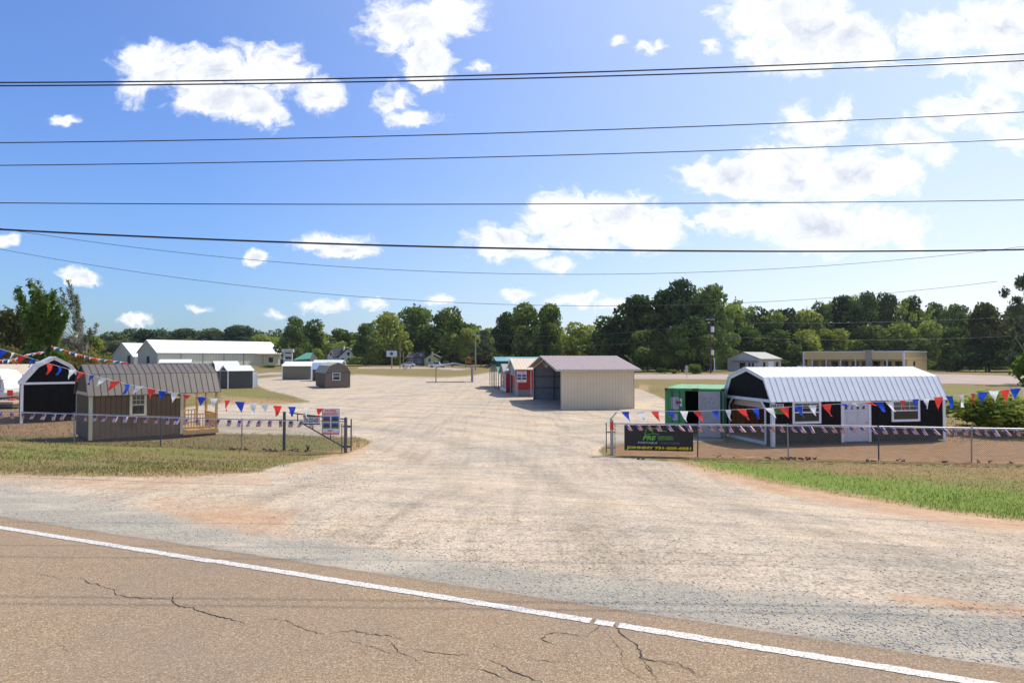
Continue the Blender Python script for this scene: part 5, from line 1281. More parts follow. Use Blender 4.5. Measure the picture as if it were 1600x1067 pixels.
def ground_material():
    m = bpy.data.materials.new('ground_surface'); m.use_nodes = True; nt = m.node_tree; n = nt.nodes; l = nt.links; bs = n['Principled BSDF']
    geo = n.new('ShaderNodeNewGeometry'); pos = geo.outputs['Position']
    def noise(scale, det=6, rough=.6, vec=None, dist=0.):
        x = n.new('ShaderNodeTexNoise'); x.inputs['Scale'].default_value = scale; x.inputs['Detail'].default_value = det; x.inputs['Roughness'].default_value = rough
        x.inputs['Distortion'].default_value = dist; l.new(vec or pos, x.inputs['Vector']); return x.outputs['Fac']
    def stretch(sx, sy):
        mp = n.new('ShaderNodeMapping'); mp.inputs['Rotation'].default_value = (0, 0, R(23)); mp.inputs['Scale'].default_value = (sx, sy, 1); l.new(pos, mp.inputs['Vector']); return mp.outputs[0]
    def stretch2(sx, sy):
        mp = n.new('ShaderNodeMapping'); mp.inputs['Rotation'].default_value = (0, 0, R(-6)); mp.inputs['Scale'].default_value = (sx, sy, 1); l.new(pos, mp.inputs['Vector']); return mp.outputs[0]
    def ramp(f, stops, interp='LINEAR'):
        r = n.new('ShaderNodeValToRGB'); r.color_ramp.interpolation = interp; l.new(f, r.inputs['Fac']); e = r.color_ramp.elements
        while len(e) < len(stops): e.new(.5)
        for q, (p, c) in zip(e, stops): q.position = p; q.color = (*c, 1) if len(c) == 3 else c
        return r.outputs['Color']
    def math_(op, a, b=None, c=None):
        x = n.new('ShaderNodeMath'); x.operation = op
        for i, v in enumerate((a, b, c)):
            if v is None: continue
            if isinstance(v, (int, float)): x.inputs[i].default_value = v
            else: l.new(v, x.inputs[i])
        return x.outputs[0]
    def mix(f, a, b, mode='MIX'):
        x = n.new('ShaderNodeMixRGB'); x.blend_type = mode
        for i, v in enumerate((f, a, b)):
            if isinstance(v, (int, float)): x.inputs[i].default_value = v
            elif isinstance(v, tuple): x.inputs[i].default_value = (*v, 1)
            else: l.new(v, x.inputs[i])
        return x.outputs[0]
    def attr(k, nz, amt=.9, lo=.42, hi=.58):
        a = n.new('ShaderNodeAttribute'); a.attribute_name = k
        v = math_('ADD', a.outputs['Fac'], math_('MULTIPLY', math_('SUBTRACT', nz, .5), amt))
        mr = n.new('ShaderNodeMapRange'); mr.inputs['From Min'].default_value = lo; mr.inputs['From Max'].default_value = hi; l.new(v, mr.inputs['Value']); 
        return math_('MULTIPLY', mr.outputs[0], math_('GREATER_THAN', a.outputs['Fac'], .02))
    big = noise(.12, 5); med = noise(.9, 6); fine = noise(7, 6, .7); grit = noise(45, 3, .7); grit2 = noise(22, 4, .75)
    # dry grass
    tuft = noise(5, 8, .75); g0 = ramp(tuft, [(.30, (.115,.105,.035)), (.46, (.20,.165,.06)), (.62, (.29,.22,.105)), (.75, (.38,.28,.15))])
    gfar = ramp(noise(.25, 6, .65), [(.35, (.115,.12,.035)), (.6, (.20,.155,.06)), (.75, (.26,.17,.085))])
    base = mix(.5, g0, gfar); base = mix(ramp(med, [(.5, (0,0,0)), (.7, (.5,.5,.5))]), base, (.27,.15,.07))
    # lush green
    gr = ramp(noise(9, 8, .8), [(.28, (.07,.11,.018)), (.5, (.15,.21,.035)), (.7, (.27,.28,.09))]); 
    base = mix(attr('green', noise(1.3, 9, .85), 1.9, .25, .8), base, gr)
    # brown earth
    br = ramp(noise(3, 7, .7), [(.3, (.20,.115,.055)), (.55, (.30,.18,.095)), (.75, (.40,.27,.16))])
    base = mix(attr('brown', noise(.9, 8, .85), 1.7, .25, .8), base, br)
    # pale lot gravel with wheel tracks
    tr = noise(1.0, 6, .6, stretch(.25, 1.6), .6)
    lotc = ramp(noise(.20, 7, .7, None, .5), [(.36, (.43,.395,.345)), (.50, (.50,.44,.37)), (.64, (.565,.475,.365))])
    def mul(c, f, stops): return mix(1., c, ramp(f, [(q, (v, v*.99, v*.975)) for q, v in stops]), 'MULTIPLY')
    lotc = mul(lotc, noise(.75, 9, .8, None, .6), [(.34, .78), (.46, .95), (.60, 1.03), (.72, 1.10)])
    lotc = mul(lotc, noise(1.0, 6, .6, stretch2(1.5, .10), 1.2), [(.36, .88), (.47, 1.0), (.60, 1.05)])
    lotc = mul(lotc, tr, [(.36, .88), (.50, 1.0), (.62, 1.03)])
    wv = n.new('ShaderNodeTexWave'); wv.wave_type = 'RINGS'; wv.rings_direction = 'SPHERICAL'; wv.inputs['Scale'].default_value = .10; wv.inputs['Distortion'].default_value = 5; wv.inputs['Detail'].default_value = 4; wv.inputs['Detail Scale'].default_value = .6
    mp = n.new('ShaderNodeMapping'); mp.inputs['Location'].default_value = (26, -14, 0); l.new(pos, mp.inputs['Vector']); l.new(mp.outputs[0], wv.inputs['Vector'])
    lotc = mul(lotc, wv.outputs['Fac'], [(.0, .88), (.28, 1.0), (1., 1.02)])
    lotc = mul(lotc, noise(6, 7, .85), [(.34, .58), (.50, 1.0), (.68, 1.16)])
    lotc = mul(lotc, noise(24, 5, .85), [(.38, .50), (.49, 1.0), (.64, 1.20)])
    base = mix(attr('lot', noise(1.6, 8, .8), .9, .35, .65), base, lotc)
    oc = ramp(noise(2.5, 7, .7), [(.3, (.35,.20,.11)), (.55, (.50,.31,.18)), (.75, (.56,.42,.29))])
    oc = mix(ramp(grit2, [(.30, (.6,.6,.6)), (.40, (0,0,0))]), oc, (.20,.13,.09))
    base = mix(math_('MULTIPLY', attr('orange', noise(.7, 9, .85), 2.0, .2, 1.0), .75), base, oc)
    gc = ramp(noise(18, 7, .85), [(.30, (.13,.12,.11)), (.44, (.28,.265,.235)), (.58, (.40,.38,.335)), (.72, (.64,.61,.54))])
    gc = mix(ramp(noise(1.2, 5, .6, stretch(.4, 1.2)), [(.45, (0,0,0)), (.65, (.8,.8,.8))]), gc, (.50,.45,.38))
    gc = mix(1., gc, (1.0, .965, .895), 'MULTIPLY')
    base = mix(attr('grey', noise(.8, 9, .85, None, .6), 2.7, .1, .9), base, gc)
    pv = ramp(noise(.3, 5), [(.3, (.33,.25,.215)), (.7, (.42,.345,.30))]); base = mix(attr('paved', noise(.8, 5), .4), base, pv)
    # asphalt with exposed tan aggregate
    vor = n.new('ShaderNodeTexVoronoi'); vor.inputs['Scale'].default_value = 95; l.new(pos, vor.inputs['Vector'])
    sep = n.new('ShaderNodeSeparateColor'); l.new(vor.outputs['Color'], sep.inputs[0])
    ac = ramp(sep.outputs[0], [(.0, (.19,.135,.092)), (.3, (.27,.190,.125)), (.6, (.34,.245,.160)), (.85, (.40,.305,.21)), (1, (.52,.43,.33))]); ac = mix(1., ac, (1.0, .985, .93), 'MULTIPLY')
    ac = mix(ramp(noise(28, 4, .7), [(.35, (.4,.4,.4)), (.55, (0,0,0))]), ac, (.20,.15,.11))
    ac = mix(ramp(noise(.45, 6, .65), [(.42, (0,0,0)), (.75, (.55,.55,.55))]), ac, (.22,.18,.15))
    ac = mix(ramp(noise(.8, 5, .6, stretch(.15, 1.3)), [(.5, (0,0,0)), (.75, (.4,.4,.4))]), ac, (.33,.245,.175))
    base = mix(attr('asph', noise(3, 7, .75), .8, .42, .58), base, ac)
    l.new(base, bs.inputs['Base Color']); bs.inputs['Roughness'].default_value = .92; bs.inputs['Specular IOR Level'].default_value = .15
    bp = n.new('ShaderNodeBump'); bp.inputs['Strength'].default_value = .85; bp.inputs['Distance'].default_value = .03
    hsum = math_('ADD', math_('MULTIPLY', noise(30, 5, .7), .5), math_('ADD', math_('MULTIPLY', fine, .8), math_('MULTIPLY', tr, 1.2)))
    a = n.new('ShaderNodeAttribute'); a.attribute_name = 'asph'; hh = mix(a.outputs['Fac'], hsum, math_('MULTIPLY', sep.outputs[0], .12))
    l.new(hh, bp.inputs['Height']); l.new(bp.outputs[0], bs.inputs['Normal'])
    return m
GM = ground_material()
for k, nm in ((0, 'ground'), (1, 'gravel_lot'), (2, 'road_shoulder'), (3, 'road'), (4, 'grass_verge'), (5, 'far_road')):
    f = QF[cls == k]; u, inv = np.unique(f, return_inverse=True); o = raw_mesh(nm, V[u], inv.reshape(-1, 4), GM)
    o['kind'] = 'structure'
    for an, av in A.items():
        at = o.data.attributes.new(an, 'FLOAT', 'POINT'); at.data.foreach_set('value', av[u])
    o.data.polygons.foreach_set('use_smooth', [True]*len(f))

# painted edge line (worn, in two strokes) and cracks
def lerp_edge():
    m = mat('road_paint', (.72,.71,.68), .6, var=.06, scale=20)
    nt = m.node_tree; n = nt.nodes; l = nt.links; b = n['Principled BSDF']
    nz = n.new('ShaderNodeTexNoise'); nz.inputs['Scale'].default_value = 55; nz.inputs['Detail'].default_value = 5; nz.inputs['Roughness'].default_value = .7; g = n.new('ShaderNodeNewGeometry'); l.new(g.outputs['Position'], nz.inputs['Vector'])
    r = n.new('ShaderNodeValToRGB'); l.new(nz.outputs['Fac'], r.inputs['Fac']); r.color_ramp.elements[0].position = .40; r.color_ramp.elements[1].position = .52
    r.color_ramp.elements[0].color = (.30,.24,.19,1); r.color_ramp.elements[1].color = (.68,.66,.62,1); l.new(r.outputs[0], b.inputs['Base Color'])
    rr = random.Random(5); mb = MB(); P0 = Vector((.85, 6.31, .005)); e = Vector((LX, LY, 0)); nn = Vector((NX, NY, 0))
    gaps = [G(345, 871.5), G(932, 968), G(968, 975), G(383, 880), G(1262, 1023)]
    s = -60.0; pa = None; step = .045
    gs = [((g-P0).dot(e)) for g in gaps]
    off = 0; wa = wb = .068
    def cut(s): return any(abs(s-q) < w for q, w in zip(gs, (.008, .015, .008, .006, 0)))
    while s < 40:
        fine = -16 < s < 8; ds = step if fine else .6
        wa = .060+rr.uniform(-.008, .008)*(fine); wb = .060+rr.uniform(-.008, .008)*fine
        o = 0.0 if s < gs[0] else .02
        cur = (P0+e*s+nn*(o-wa), P0+e*s+nn*(o+wb))
        if pa and not (fine and cut(s)): mb.poly([pa[0], cur[0], cur[1], pa[1]])
        pa = cur; s += ds
    tag(mb.build('edge_line', m), kind='structure')
lerp_edge()
def cracks():
    z4 = lambda p: (p[0]/2.667, 700+p[1]/2.667); z5 = lambda p: (500+p[0]/2.667, 700+p[1]/2.667); z6 = lambda p: (1000+p[0]/2.667, 700+p[1]/2.667)
    L = [(z4, [(130,520),(200,530),(270,550)], .6), (z4, [(340,540),(375,565),(400,565),(440,582),(478,590),(485,612),(550,622),(690,628),(712,628)], 1.0), (z4, [(745,600),(715,620),(720,640),(750,658),(800,666),(850,685),(920,703),(970,713),(1020,735)], 1.5),
         (z4, [(1090,710),(1150,713),(1200,722),(1260,750),(1310,768),(1370,778)], .8), (z5, [(40,772),(130,760),(200,773),(280,780),(350,798)], 1.0), (z5, [(390,835),(460,848),(540,860),(640,862)], 1.0), (z5, [(700,880),(760,905),(810,935),(870,955),(930,979)], 1.7), (z5, [(600,912),(680,925),(750,950),(800,975)], 1.1),
         (z5, [(1110,785),(1060,778),(1000,768),(950,772),(918,795),(960,812),(1010,826)], 1.1), (z5, [(1130,705),(1165,742),(1100,790)], .7), (z5, [(1230,735),(1260,780),(1310,810),(1335,845),(1335,872),(1400,885),(1480,903)], 1.6), (z5, [(1480,903),(1540,925),(1600,955)], .8), (z5, [(1335,872),(1360,900),(1400,945)], .8),
         (z5, [(280,790),(310,830),(350,860),(390,868),(410,890),(435,905)], .7), (z5, [(870,880),(960,890),(1060,890)], .8), (z6, [(0,872),(60,885),(150,893),(200,918),(260,950)], 1.0), (z5, [(1010,850),(1060,855),(1085,880)], .7), (z4, [(220,808),(260,825),(290,850)], .7), (z4, [(480,595),(490,570)], .6),
         (z5, [(100,800),(170,815),(240,835),(300,855),(340,865)], .6), (z5, [(1250,905),(1300,935),(1360,970)], .7), (z6, [(0,890),(40,925),(80,975)], .7), (z5, [(700,800),(740,830),(800,845)], .5), (z5, [(500,880),(560,905),(600,912)], .7), (z5, [(1180,760),(1220,800),(1260,850),(1260,900)], .5)]
    mb = MB(); rr = random.Random(9)
    for fn, pts, w in L:
        P = [G(*fn(p)) for p in pts]; Q = []
        for a, b in zip(P[:-1], P[1:]):
            n = max(2, int((b-a).length/.035))
            for i in range(n): q = a.lerp(b, i/n); Q.append(q+Vector((rr.uniform(-.012, .012), rr.uniform(-.014, .014), 0)))
        Q.append(P[-1]); pv = None
        for i, q in enumerate(Q):
            q.z = .0042; t = (Q[min(i+1, len(Q)-1)]-Q[max(i-1, 0)]); t.z = 0; t.normalize(); nn = Vector((-t.y, t.x, 0)); ww = .0042*w*rr.uniform(.4, 1.4)*min(1, (min(i, len(Q)-1-i)+1)/6)
            c = (q-nn*ww, q+nn*ww)
            if pv: mb.poly([pv[0], c[0], c[1], pv[1]])
            pv = c
    tag(mb.build('road_crack', mat('crack_dark', (.035,.028,.022), .95)), kind='structure')
cracks()

# ================================================================== stones, grass blades, clods
def mat_attr_ramp(name, stops, rough=.9, trans=0):
    m = bpy.data.materials.new(name); m.use_nodes = True; nt = m.node_tree; n = nt.nodes; l = nt.links; b = n['Principled BSDF']
    a = n.new('ShaderNodeAttribute'); a.attribute_name = 'tone'; r = n.new('ShaderNodeValToRGB'); l.new(a.outputs['Fac'], r.inputs['Fac']); e = r.color_ramp.elements
    while len(e) < len(stops): e.new(.5)
    for q, (p, c) in zip(e, stops): q.position = p; q.color = (*c, 1)
    l.new(r.outputs[0], b.inputs['Base Color']); b.inputs['Roughness'].default_value = rough; b.inputs['Specular IOR Level'].default_value = .2
    if trans:
        out = n['Material Output']; t = n.new('ShaderNodeBsdfTranslucent'); mx = n.new('ShaderNodeMixShader'); mx.inputs[0].default_value = trans
        l.new(r.outputs[0], t.inputs[0]); l.new(b.outputs[0], mx.inputs[1]); l.new(t.outputs[0], mx.inputs[2]); l.new(mx.outputs[0], out.inputs['Surface'])
    return m
def scatter(n, y0, y1, seed, pxr=(-150, 1750)):
    """points spread evenly over the picture's share of the ground"""
    r = np.random.default_rng(seed); k = r.uniform((pxr[0]-CX)/F, (pxr[1]-CX)/F, n)
    iy = r.uniform(1/y1, 1/y0, n); y = 1/iy; x = k*y; z = hz(x, y); px, py = project(x, y, z); return r, x, y, z, px, py
def stones(name, n, y0, y1, seed, keep, smin, smax, m, label, extra=None):
    r, x, y, z, px, py = scatter(n, y0, y1, seed)
    k = keep(px, py, x, y, r); x, y, z = x[k], y[k], z[k]; n = len(x)
    O = np.array([(1,0,0),(0,1,0),(-1,0,0),(0,-1,0),(0,0,.8),(0,0,-.5)], float); Fq = np.array([(0,1,4),(1,2,4),(2,3,4),(3,0,4),(1,0,5),(2,1,5),(3,2,5),(0,3,5)])
    s = smin+(smax-smin)*r.random(n)**3; jit = 1+r.uniform(-.35, .35, (n, 6, 3)); a = r.uniform(0, 6.3, n); ca, sa = np.cos(a), np.sin(a)
    L = O[None]*jit*s[:, None, None]*np.array([1, .75, .6]); Vx = L[..., 0]*ca[:, None]-L[..., 1]*sa[:, None]; Vy = L[..., 0]*sa[:, None]+L[..., 1]*ca[:, None]
    VV = np.stack([Vx+x[:, None], Vy+y[:, None], L[..., 2]+z[:, None]+s[:, None]*.1], -1).reshape(-1, 3)
    FF = (Fq[None]+6*np.arange(n)[:, None, None]).reshape(-1, 3); o = raw_mesh(name, VV, FF, m)
    at = o.data.attributes.new('tone', 'FLOAT', 'POINT'); at.data.foreach_set('value', np.repeat(.15+.85*r.random(n)**.8, 6).astype(np.float32)); tag(o, label, 'gravel', kind='stuff')
SH = lambda x, y: NX*(x-.85)+NY*(y-6.31)
def keep_grey(px, py, x, y, r):
    g = w_in(px, py, GREYB, 14); return (r.random(len(px)) < g) & (SH(x, y) > .45)
def keep_lot(px, py, x, y, r):
    g = w_in(px, py, LOT, 6)*(1-w_in(px, py, GREYB, 10)); patch = .5+.5*np.sin(x*1.1+np.sin(y*.7)*2)*np.sin(y*1.3+x*.35); return (r.random(len(px)) < g*(.15+.85*patch**2)) & (SH(x, y) > .5)
def keep_pile(px, py, x, y, r):
    g = np.maximum(w_in(px, py, [(440,745),(470,728),(545,710),(590,700),(640,712),(640,740),(560,760),(480,765)], 10), w_in(px, py, [(850,700),(935,703),(1040,722),(1200,760),(1120,765),(980,735),(870,720)], 10)); return r.random(len(px)) < g
SM = mat_attr_ramp('stone_greys', [(0, (.15,.145,.135)), (.3, (.30,.29,.265)), (.7, (.50,.48,.44)), (1, (.68,.65,.60))]); SD = mat_attr_ramp('stone_browns', [(0, (.13,.10,.08)), (.3, (.30,.25,.20)), (.7, (.48,.42,.35)), (1, (.62,.57,.51))])
stones('gravel_stones', 95000, 5.2, 15, 1, keep_grey, .004, .017, SM, 'crushed grey gravel along the asphalt edge')
stones('gravel_stones', 45000, 6.5, 26, 2, keep_lot, .004, .019, SD, 'loose brown and grey stones over the pale driveway')
stones('gravel_stones', 40000, 13, 30, 3, keep_pile, .008, .028, SD, 'coarser pale gravel heaped at the two gate corners')
def blades(name, n, y0, y1, seed, keep, h, stops, label, wide=.011):
    r, x, y, z, px, py = scatter(n, y0, y1, seed); k = keep(px, py, x, y, r); x, y, z = x[k], y[k], z[k]; n = len(x)
    hh = h*(.4+.9*r.random(n)); a = r.uniform(0, 6.3, n); dx, dy = np.cos(a)*wide, np.sin(a)*wide; lx_, ly_ = r.normal(0, .45, n)*hh, r.normal(0, .45, n)*hh
    VV = np.stack([np.stack([x-dx, y-dy, z-.01], -1), np.stack([x+dx, y+dy, z-.01], -1), np.stack([x+lx_, y+ly_, z+hh], -1)], 1).reshape(-1, 3)
    o = raw_mesh(name, VV, np.arange(3*n).reshape(-1, 3), mat_attr_ramp(name+'_'+str(seed), stops, .7, .35))
    tn = np.clip(.5+.35*np.sin(x*1.7+np.sin(y*1.9))*np.sin(y*2.3)+r.normal(0, .2, n), 0, 1); at = o.data.attributes.new('tone', 'FLOAT', 'POINT'); at.data.foreach_set('value', np.repeat(tn, 3).astype(np.float32)); tag(o, label, 'grass', kind='stuff')
GR = [(1072,719),(1120,721),(1250,734),(1420,752),(1600,768),(3000,860),(3000,1010),(1600,811),(1450,794),(1200,751),(1095,733)]
blades('grass', 90000, 11, 28, 4, lambda px, py, x, y, r: r.random(len(px)) < w_in(px, py, GR, 5), .085, [(0, (.09,.15,.02)), (.5, (.20,.28,.035)), (1, (.36,.37,.10))], 'lush green grass strip along the right verge')
GL = [(-400,690),(0,690),(116,692),(251,698),(377,703),(540,708),(490,718),(430,729),(400,738),(300,743),(0,741),(-400,741)]
blades('grass', 80000, 14, 31, 5, lambda px, py, x, y, r: r.random(len(px)) < w_in(px, py, GL, 5)*(.35+.65*(np.sin(x*.8+y)*np.sin(y*1.1-x*.4) > -.2)), .07, [(0, (.10,.15,.035)), (.45, (.24,.21,.075)), (1, (.42,.32,.16))], 'dry green and brown grass in front of the left fence')
GR2 = [(1060,716),(1600,726),(1800,730),(1800,790),(1600,768),(1250,735)]
blades('grass', 60000, 16, 28, 6, lambda px, py, x, y, r: r.random(len(px)) < w_in(px, py, GR2, 4)*.8, .06, [(0, (.11,.15,.035)), (.5, (.25,.21,.08)), (1, (.42,.30,.16))], 'thin browning grass between the green strip and the right fence')
blades('grass', 50000, 28, 90, 7, lambda px, py, x, y, r: (r.random(len(px)) < (1-w_in(px, py, LOT, 2))*(1-w_in(px, py, [(940,690),(3000,690),(3000,730),(940,715)], 2))*.8) & (y < 88), .09, [(0, (.11,.14,.04)), (.5, (.24,.20,.08)), (1, (.38,.28,.14))], 'rough grass of the field behind the fences', .02)
def clods(label, spots, seed):
    rr = random.Random(seed); b = MB()
    for px, py, wpx, n in spots:
        for i in range(n):
            p = G(px+rr.uniform(-wpx, wpx), py+rr.uniform(-2.5, 1.5)); s = rr.uniform(.012, .045); b.blob(p+U*s*.4, (s*1.3, s, s*.8), rr.random(), 6, 4, .45)
    tag(b.build('dug_earth', M['clod']), label, 'dirt', kind='stuff')
clods('dark earth clods dug up along the left fence foot', [(375,702,16,26), (440,704,30,50), (480,705,5,8)], 1)
clods('dark earth clods dug up along the right fence foot', [(1232,717,12,30), (1262,717,14,26), (1200,716,10,8), (1360,721,6,6), (1407,720,6,8), (1477,722,4,6), (1530,722,3,6), (1546,722,4,9), (1580,724,6,6), (1000,717,8,6), (1130,714,20,5)], 2)
p = G(480.5, 705); t = thing('tree_stump', 'small dark split stump in the grass below the gate arm', 'stump', p)
MB().tube([(0, 0, -.05), (0, 0, .12), (-.06, 0, .28)], .05, 7, r2=.02).tube([(.02, 0, .08), (.07, 0, .26)], .035, 6, r2=.018).build('stump_wood', M['bark'], t)

# ================================================================== sky, sun, camera
SUN = Vector((.478, .326, .815)).normalized()
def world():
    w = bpy.data.worlds.new('World'); bpy.context.scene.world = w; w.use_nodes = True; nt = w.node_tree; n = nt.nodes; l = nt.links; bg = n['Background']
    sky = n.new('ShaderNodeTexSky'); sky.sky_type = 'NISHITA'; sky.sun_disc = False; sky.sun_elevation = math.asin(SUN.z); sky.sun_rotation = math.atan2(SUN.x, SUN.y)
    sky.altitude = 100; sky.air_density = 1.0; sky.dust_density = .8; sky.ozone_density = 2.0
    tc = n.new('ShaderNodeTexCoord'); sp = n.new('ShaderNodeSeparateXYZ'); l.new(tc.outputs['Generated'], sp.inputs[0])
    def m_(op, a, b=None, c=None, clamp=False):
        x = n.new('ShaderNodeMath'); x.operation = op; x.use_clamp = clamp
        for i, v in enumerate((a, b, c)):
            if v is None: continue
            if isinstance(v, (int, float)): x.inputs[i].default_value = v
            else: l.new(v, x.inputs[i])
        return x.outputs[0]
    yy = m_('MAXIMUM', sp.outputs[1], .05); u = m_('DIVIDE', sp.outputs[0], yy); v = m_('DIVIDE', sp.outputs[2], yy)
    cb = n.new('ShaderNodeCombineXYZ'); l.new(u, cb.inputs[0]); l.new(v, cb.inputs[1]); uv = cb.outputs[0]
    def noise(sc, det, rough, dist=0., vec=None, off=0):
        mp = n.new('ShaderNodeMapping'); mp.inputs['Location'].default_value = (off, off*.7, 0); mp.inputs['Scale'].default_value = (sc, sc*1.35, sc); l.new(vec or uv, mp.inputs['Vector'])
        x = n.new('ShaderNodeTexNoise'); x.inputs['Scale'].default_value = 1; x.inputs['Detail'].default_value = det; x.inputs['Roughness'].default_value = rough; x.inputs['Distortion'].default_value = dist
        l.new(mp.outputs[0], x.inputs['Vector']); return x
    # clouds: soft lumps placed in the sky, their edges torn by noise
    B = [(245,105,70,42,1),(330,115,75,48,1),(420,115,75,45,1),(500,150,42,28,.9),(400,175,55,26,.9),(350,155,90,30,1),(205,140,30,30,.5),(390,100,40,30,.7),
         (640,40,75,48,1),(700,20,60,40,1),(665,95,48,42,1),(620,150,24,30,.6),(600,165,22,22,.6),(640,180,42,14,.8),(675,120,26,24,.7),
         (1190,30,70,40,.9),(1260,45,95,58,1),(1330,60,70,48,1),(1230,90,70,34,1),(1380,80,40,32,.7),(1180,80,40,24,.7),(1490,50,90,40,.85),(1570,40,80,55,.95),(1600,100,80,55,.8),(1520,100,60,26,.5),
         (1245,185,24,32,.8),(1312,180,24,30,.8),(1275,205,60,26,.85),(1475,180,50,34,.8),(1545,170,60,60,.7),(1420,215,60,30,.7),(1590,215,45,36,.55),(1460,240,26,20,.5),
         (1130,275,80,34,1),(1220,270,110,48,1.1),(1330,280,100,45,1.1),(1390,275,55,32,.9),(1170,345,90,32,1),(1270,350,110,44,1),(1370,355,90,36,.7),(1110,345,30,18,.7),
         (880,325,60,32,1),(950,335,85,40,1.1),(1010,355,60,38,1),(850,350,45,24,.8),(900,370,80,25,.8),(770,378,55,22,.95),(800,390,70,18,.8),(865,412,32,12,.8),(1075,355,14,10,.6),
         (515,378,58,17,.95),(545,392,50,14,.9),(398,401,27,12,.95),(107,191,22,9,.75),(126,432,34,14,.95),(8,380,20,14,.9),(218,497,38,10,.7),(205,500,20,7,.6),(515,480,32,9,.6),(585,475,26,11,.7),
         (432,486,12,8,.5),(690,472,24,10,.75),(805,462,28,12,.8),(870,475,22,10,.6),(905,470,34,12,.8),(962,70,16,8,.7),(1010,75,22,10,.55),(1030,68,12,7,.6),(1110,70,16,14,.6),(745,105,20,10,.5),(480,478,18,8,.5),(960,480,30,10,.5),(320,480,20,6,.4)]
    fld = None
    wn2 = noise(34, 5, .6, 0, None, 5)
    wn = noise(9, 4, .55); wv = n.new('ShaderNodeVectorMath'); wv.operation = 'MULTIPLY_ADD'; l.new(wn.outputs['Color'], wv.inputs[0]); wv.inputs[1].default_value = (.055, .045, 0); 
    sub = n.new('ShaderNodeVectorMath'); sub.operation = 'SUBTRACT'; l.new(uv, sub.inputs[0]); sub.inputs[1].default_value = (.0275, .0225, 0); l.new(sub.outputs[0], wv.inputs[2]); w2 = n.new('ShaderNodeVectorMath'); w2.operation = 'MULTIPLY_ADD'; l.new(wn2.outputs['Color'], w2.inputs[0]); w2.inputs[1].default_value = (.030, .022, 0); s2 = n.new('ShaderNodeVectorMath'); s2.operation = 'SUBTRACT'; l.new(wv.outputs[0], s2.inputs[0]); s2.inputs[1].default_value = (.015, .011, 0); l.new(s2.outputs[0], w2.inputs[2]); puv = w2.outputs[0]
    for x, y, rx, ry, s in B:
        d = ray(x, y); cu, cv = d.x/d.y, d.z/d.y
        a = n.new('ShaderNodeVectorMath'); a.operation = 'SUBTRACT'; l.new(puv, a.inputs[0]); a.inputs[1].default_value = (cu, cv, 0)
        b = n.new('ShaderNodeVectorMath'); b.operation = 'MULTIPLY'; l.new(a.outputs[0], b.inputs[0]); b.inputs[1].default_value = (F/rx/1.12, F/ry/1.12, 0)
        q = n.new('ShaderNodeVectorMath'); q.operation = 'LENGTH'; l.new(b.outputs[0], q.inputs[0])
        t = m_('MULTIPLY', m_('SUBTRACT', 1.0, q.outputs['Value']), s)
        fld = t if fld is None else m_('SMOOTH_MAX' if False else 'MAXIMUM', fld, t)
    det = noise(24, 10, .68, .5, puv, 3); f2 = m_('ADD', fld, m_('MULTIPLY', m_('SUBTRACT', det.outputs['Fac'], .5), 1.7))
    mr = n.new('ShaderNodeMapRange'); mr.interpolation_type = 'SMOOTHSTEP'; mr.inputs['From Min'].default_value = -.06; mr.inputs['From Max'].default_value = .50; l.new(f2, mr.inputs['Value']); dens = mr.outputs[0]
    dens = m_('MULTIPLY', dens, m_('GREATER_THAN', fld, -.45))
    # shading inside the clouds: thick middles and undersides go grey
    sh = noise(15, 6, .55, .2, puv, 11); thick = m_('MULTIPLY', m_('SUBTRACT', f2, .30, None, True), 1.0); g = m_('MULTIPLY', m_('SUBTRACT', sh.outputs['Fac'], .42, None, True), 7.0, None, True); g = m_('MULTIPLY', g, m_('MULTIPLY', thick, 1.3, None, True))
    cr = n.new('ShaderNodeMixRGB'); l.new(g, cr.inputs[0]); cr.inputs[1].default_value = (CLOUD[0], CLOUD[1], CLOUD[2], 1); cr.inputs[2].default_value = (CLOUD[0]*.62, CLOUD[1]*.67, CLOUD[2]*.76, 1)
    # haze and glare toward the sun and the horizon
    dt = n.new('ShaderNodeVectorMath'); dt.operation = 'DOT_PRODUCT'; l.new(tc.outputs['Generated'], dt.inputs[0]); dt.inputs[1].default_value = SUN
    gl = m_('POWER', m_('MAXIMUM', dt.outputs['Value'], 0.), 3.6); hzn = m_('POWER', m_('SUBTRACT', 1.0, m_('MAXIMUM', sp.outputs[2], 0.)), 5.5)
    tint = n.new('ShaderNodeMixRGB'); tint.blend_type = 'MULTIPLY'; tint.inputs[0].default_value = 1; l.new(sky.outputs[0], tint.inputs[1]); tint.inputs[2].default_value = (*TINT, 1)
    low = n.new('ShaderNodeMixRGB'); low.blend_type = 'MULTIPLY'; l.new(m_('MULTIPLY', m_('POWER', m_('SUBTRACT', 1.0, m_('MAXIMUM', sp.outputs[2], 0.)), 5.0), .95, None, True), low.inputs[0]); l.new(tint.outputs[0], low.inputs[1]); low.inputs[2].default_value = (.74, .74, .66, 1)
    hf = m_('ADD', m_('MULTIPLY', gl, GLARE), m_('MULTIPLY', m_('MULTIPLY', hzn, m_('ADD', m_('MULTIPLY', u, .9), .42, None, True)), HAZ), None, True)
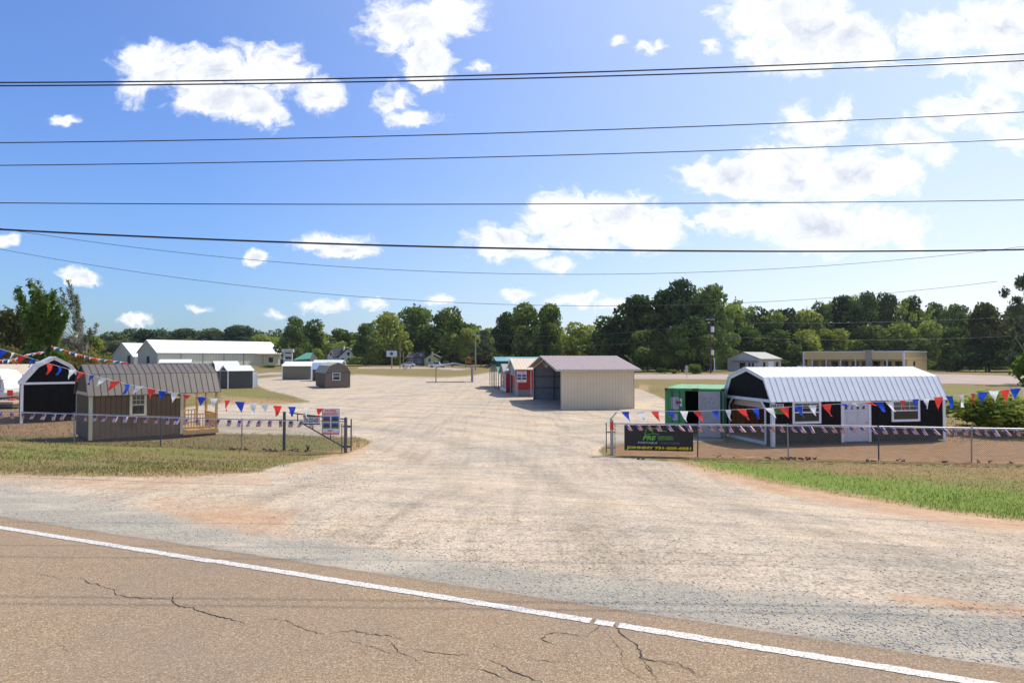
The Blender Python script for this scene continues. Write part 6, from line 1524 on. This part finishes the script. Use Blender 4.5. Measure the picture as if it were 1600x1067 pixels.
    hm = n.new('ShaderNodeMixRGB'); l.new(hf, hm.inputs[0]); l.new(low.outputs[0], hm.inputs[1]); hm.inputs[2].default_value = (CLOUD[0]*.93, CLOUD[1]*.97, CLOUD[2], 1)
    fin = n.new('ShaderNodeMixRGB'); l.new(dens, fin.inputs[0]); l.new(hm.outputs[0], fin.inputs[1]); l.new(cr.outputs[0], fin.inputs[2])
    l.new(fin.outputs[0], bg.inputs['Color']); bg.inputs['Strength'].default_value = SKYS
    w.cycles.sampling_method = 'MANUAL'; w.cycles.sample_map_resolution = 512
CLOUD = (8.3, 8.4, 8.6); TINT = (.80, 1.04, 1.52); GLARE = .92; HAZ = 1.15; SKYS = .11
world()
sl = bpy.data.lights.new('sun', 'SUN'); sl.energy = 4.2; sl.angle = R(.53); sl.color = (1, .925, .80); so = bpy.data.objects.new('sun', sl); C.objects.link(so)
so.rotation_euler = SUN.to_track_quat('Z', 'Y').to_euler(); so.location = (30, 20, 60)
cd = bpy.data.cameras.new('camera'); cam = bpy.data.objects.new('camera', cd); C.objects.link(cam); cam.location = (0, 0, CAMZ); cam.rotation_euler = (PI/2+PITCH, 0, 0)
cd.sensor_width = 36; cd.lens = F/1600*36; cd.clip_start = .1; cd.clip_end = 6000
def haze():
    b = MB().box(-520, 560, -12, 330, -2.6, 31); o = b.build('haze', None); o.data.materials.clear(); m = bpy.data.materials.new('air'); m.use_nodes = True; n = m.node_tree.nodes; n.remove(n['Principled BSDF'])
    v = n.new('ShaderNodeVolumePrincipled'); v.inputs['Color'].default_value = (.80, .88, 1, 1); v.inputs['Density'].default_value = HZD; v.inputs['Anisotropy'].default_value = .2
    m.node_tree.links.new(v.outputs[0], n['Material Output'].inputs['Volume']); o.data.materials.append(m); o['kind'] = 'stuff'; o['label'] = 'thin summer haze over the lot'; o['category'] = 'haze'
HZD = .00009
haze()
sc = bpy.context.scene; sc.camera = cam; sc.render.engine = 'CYCLES'; sc.view_settings.view_transform = 'Standard'; sc.view_settings.look = 'None'; sc.view_settings.exposure = .25; sc.view_settings.gamma = 1
sc.cycles.max_bounces = 6; sc.cycles.transparent_max_bounces = 8
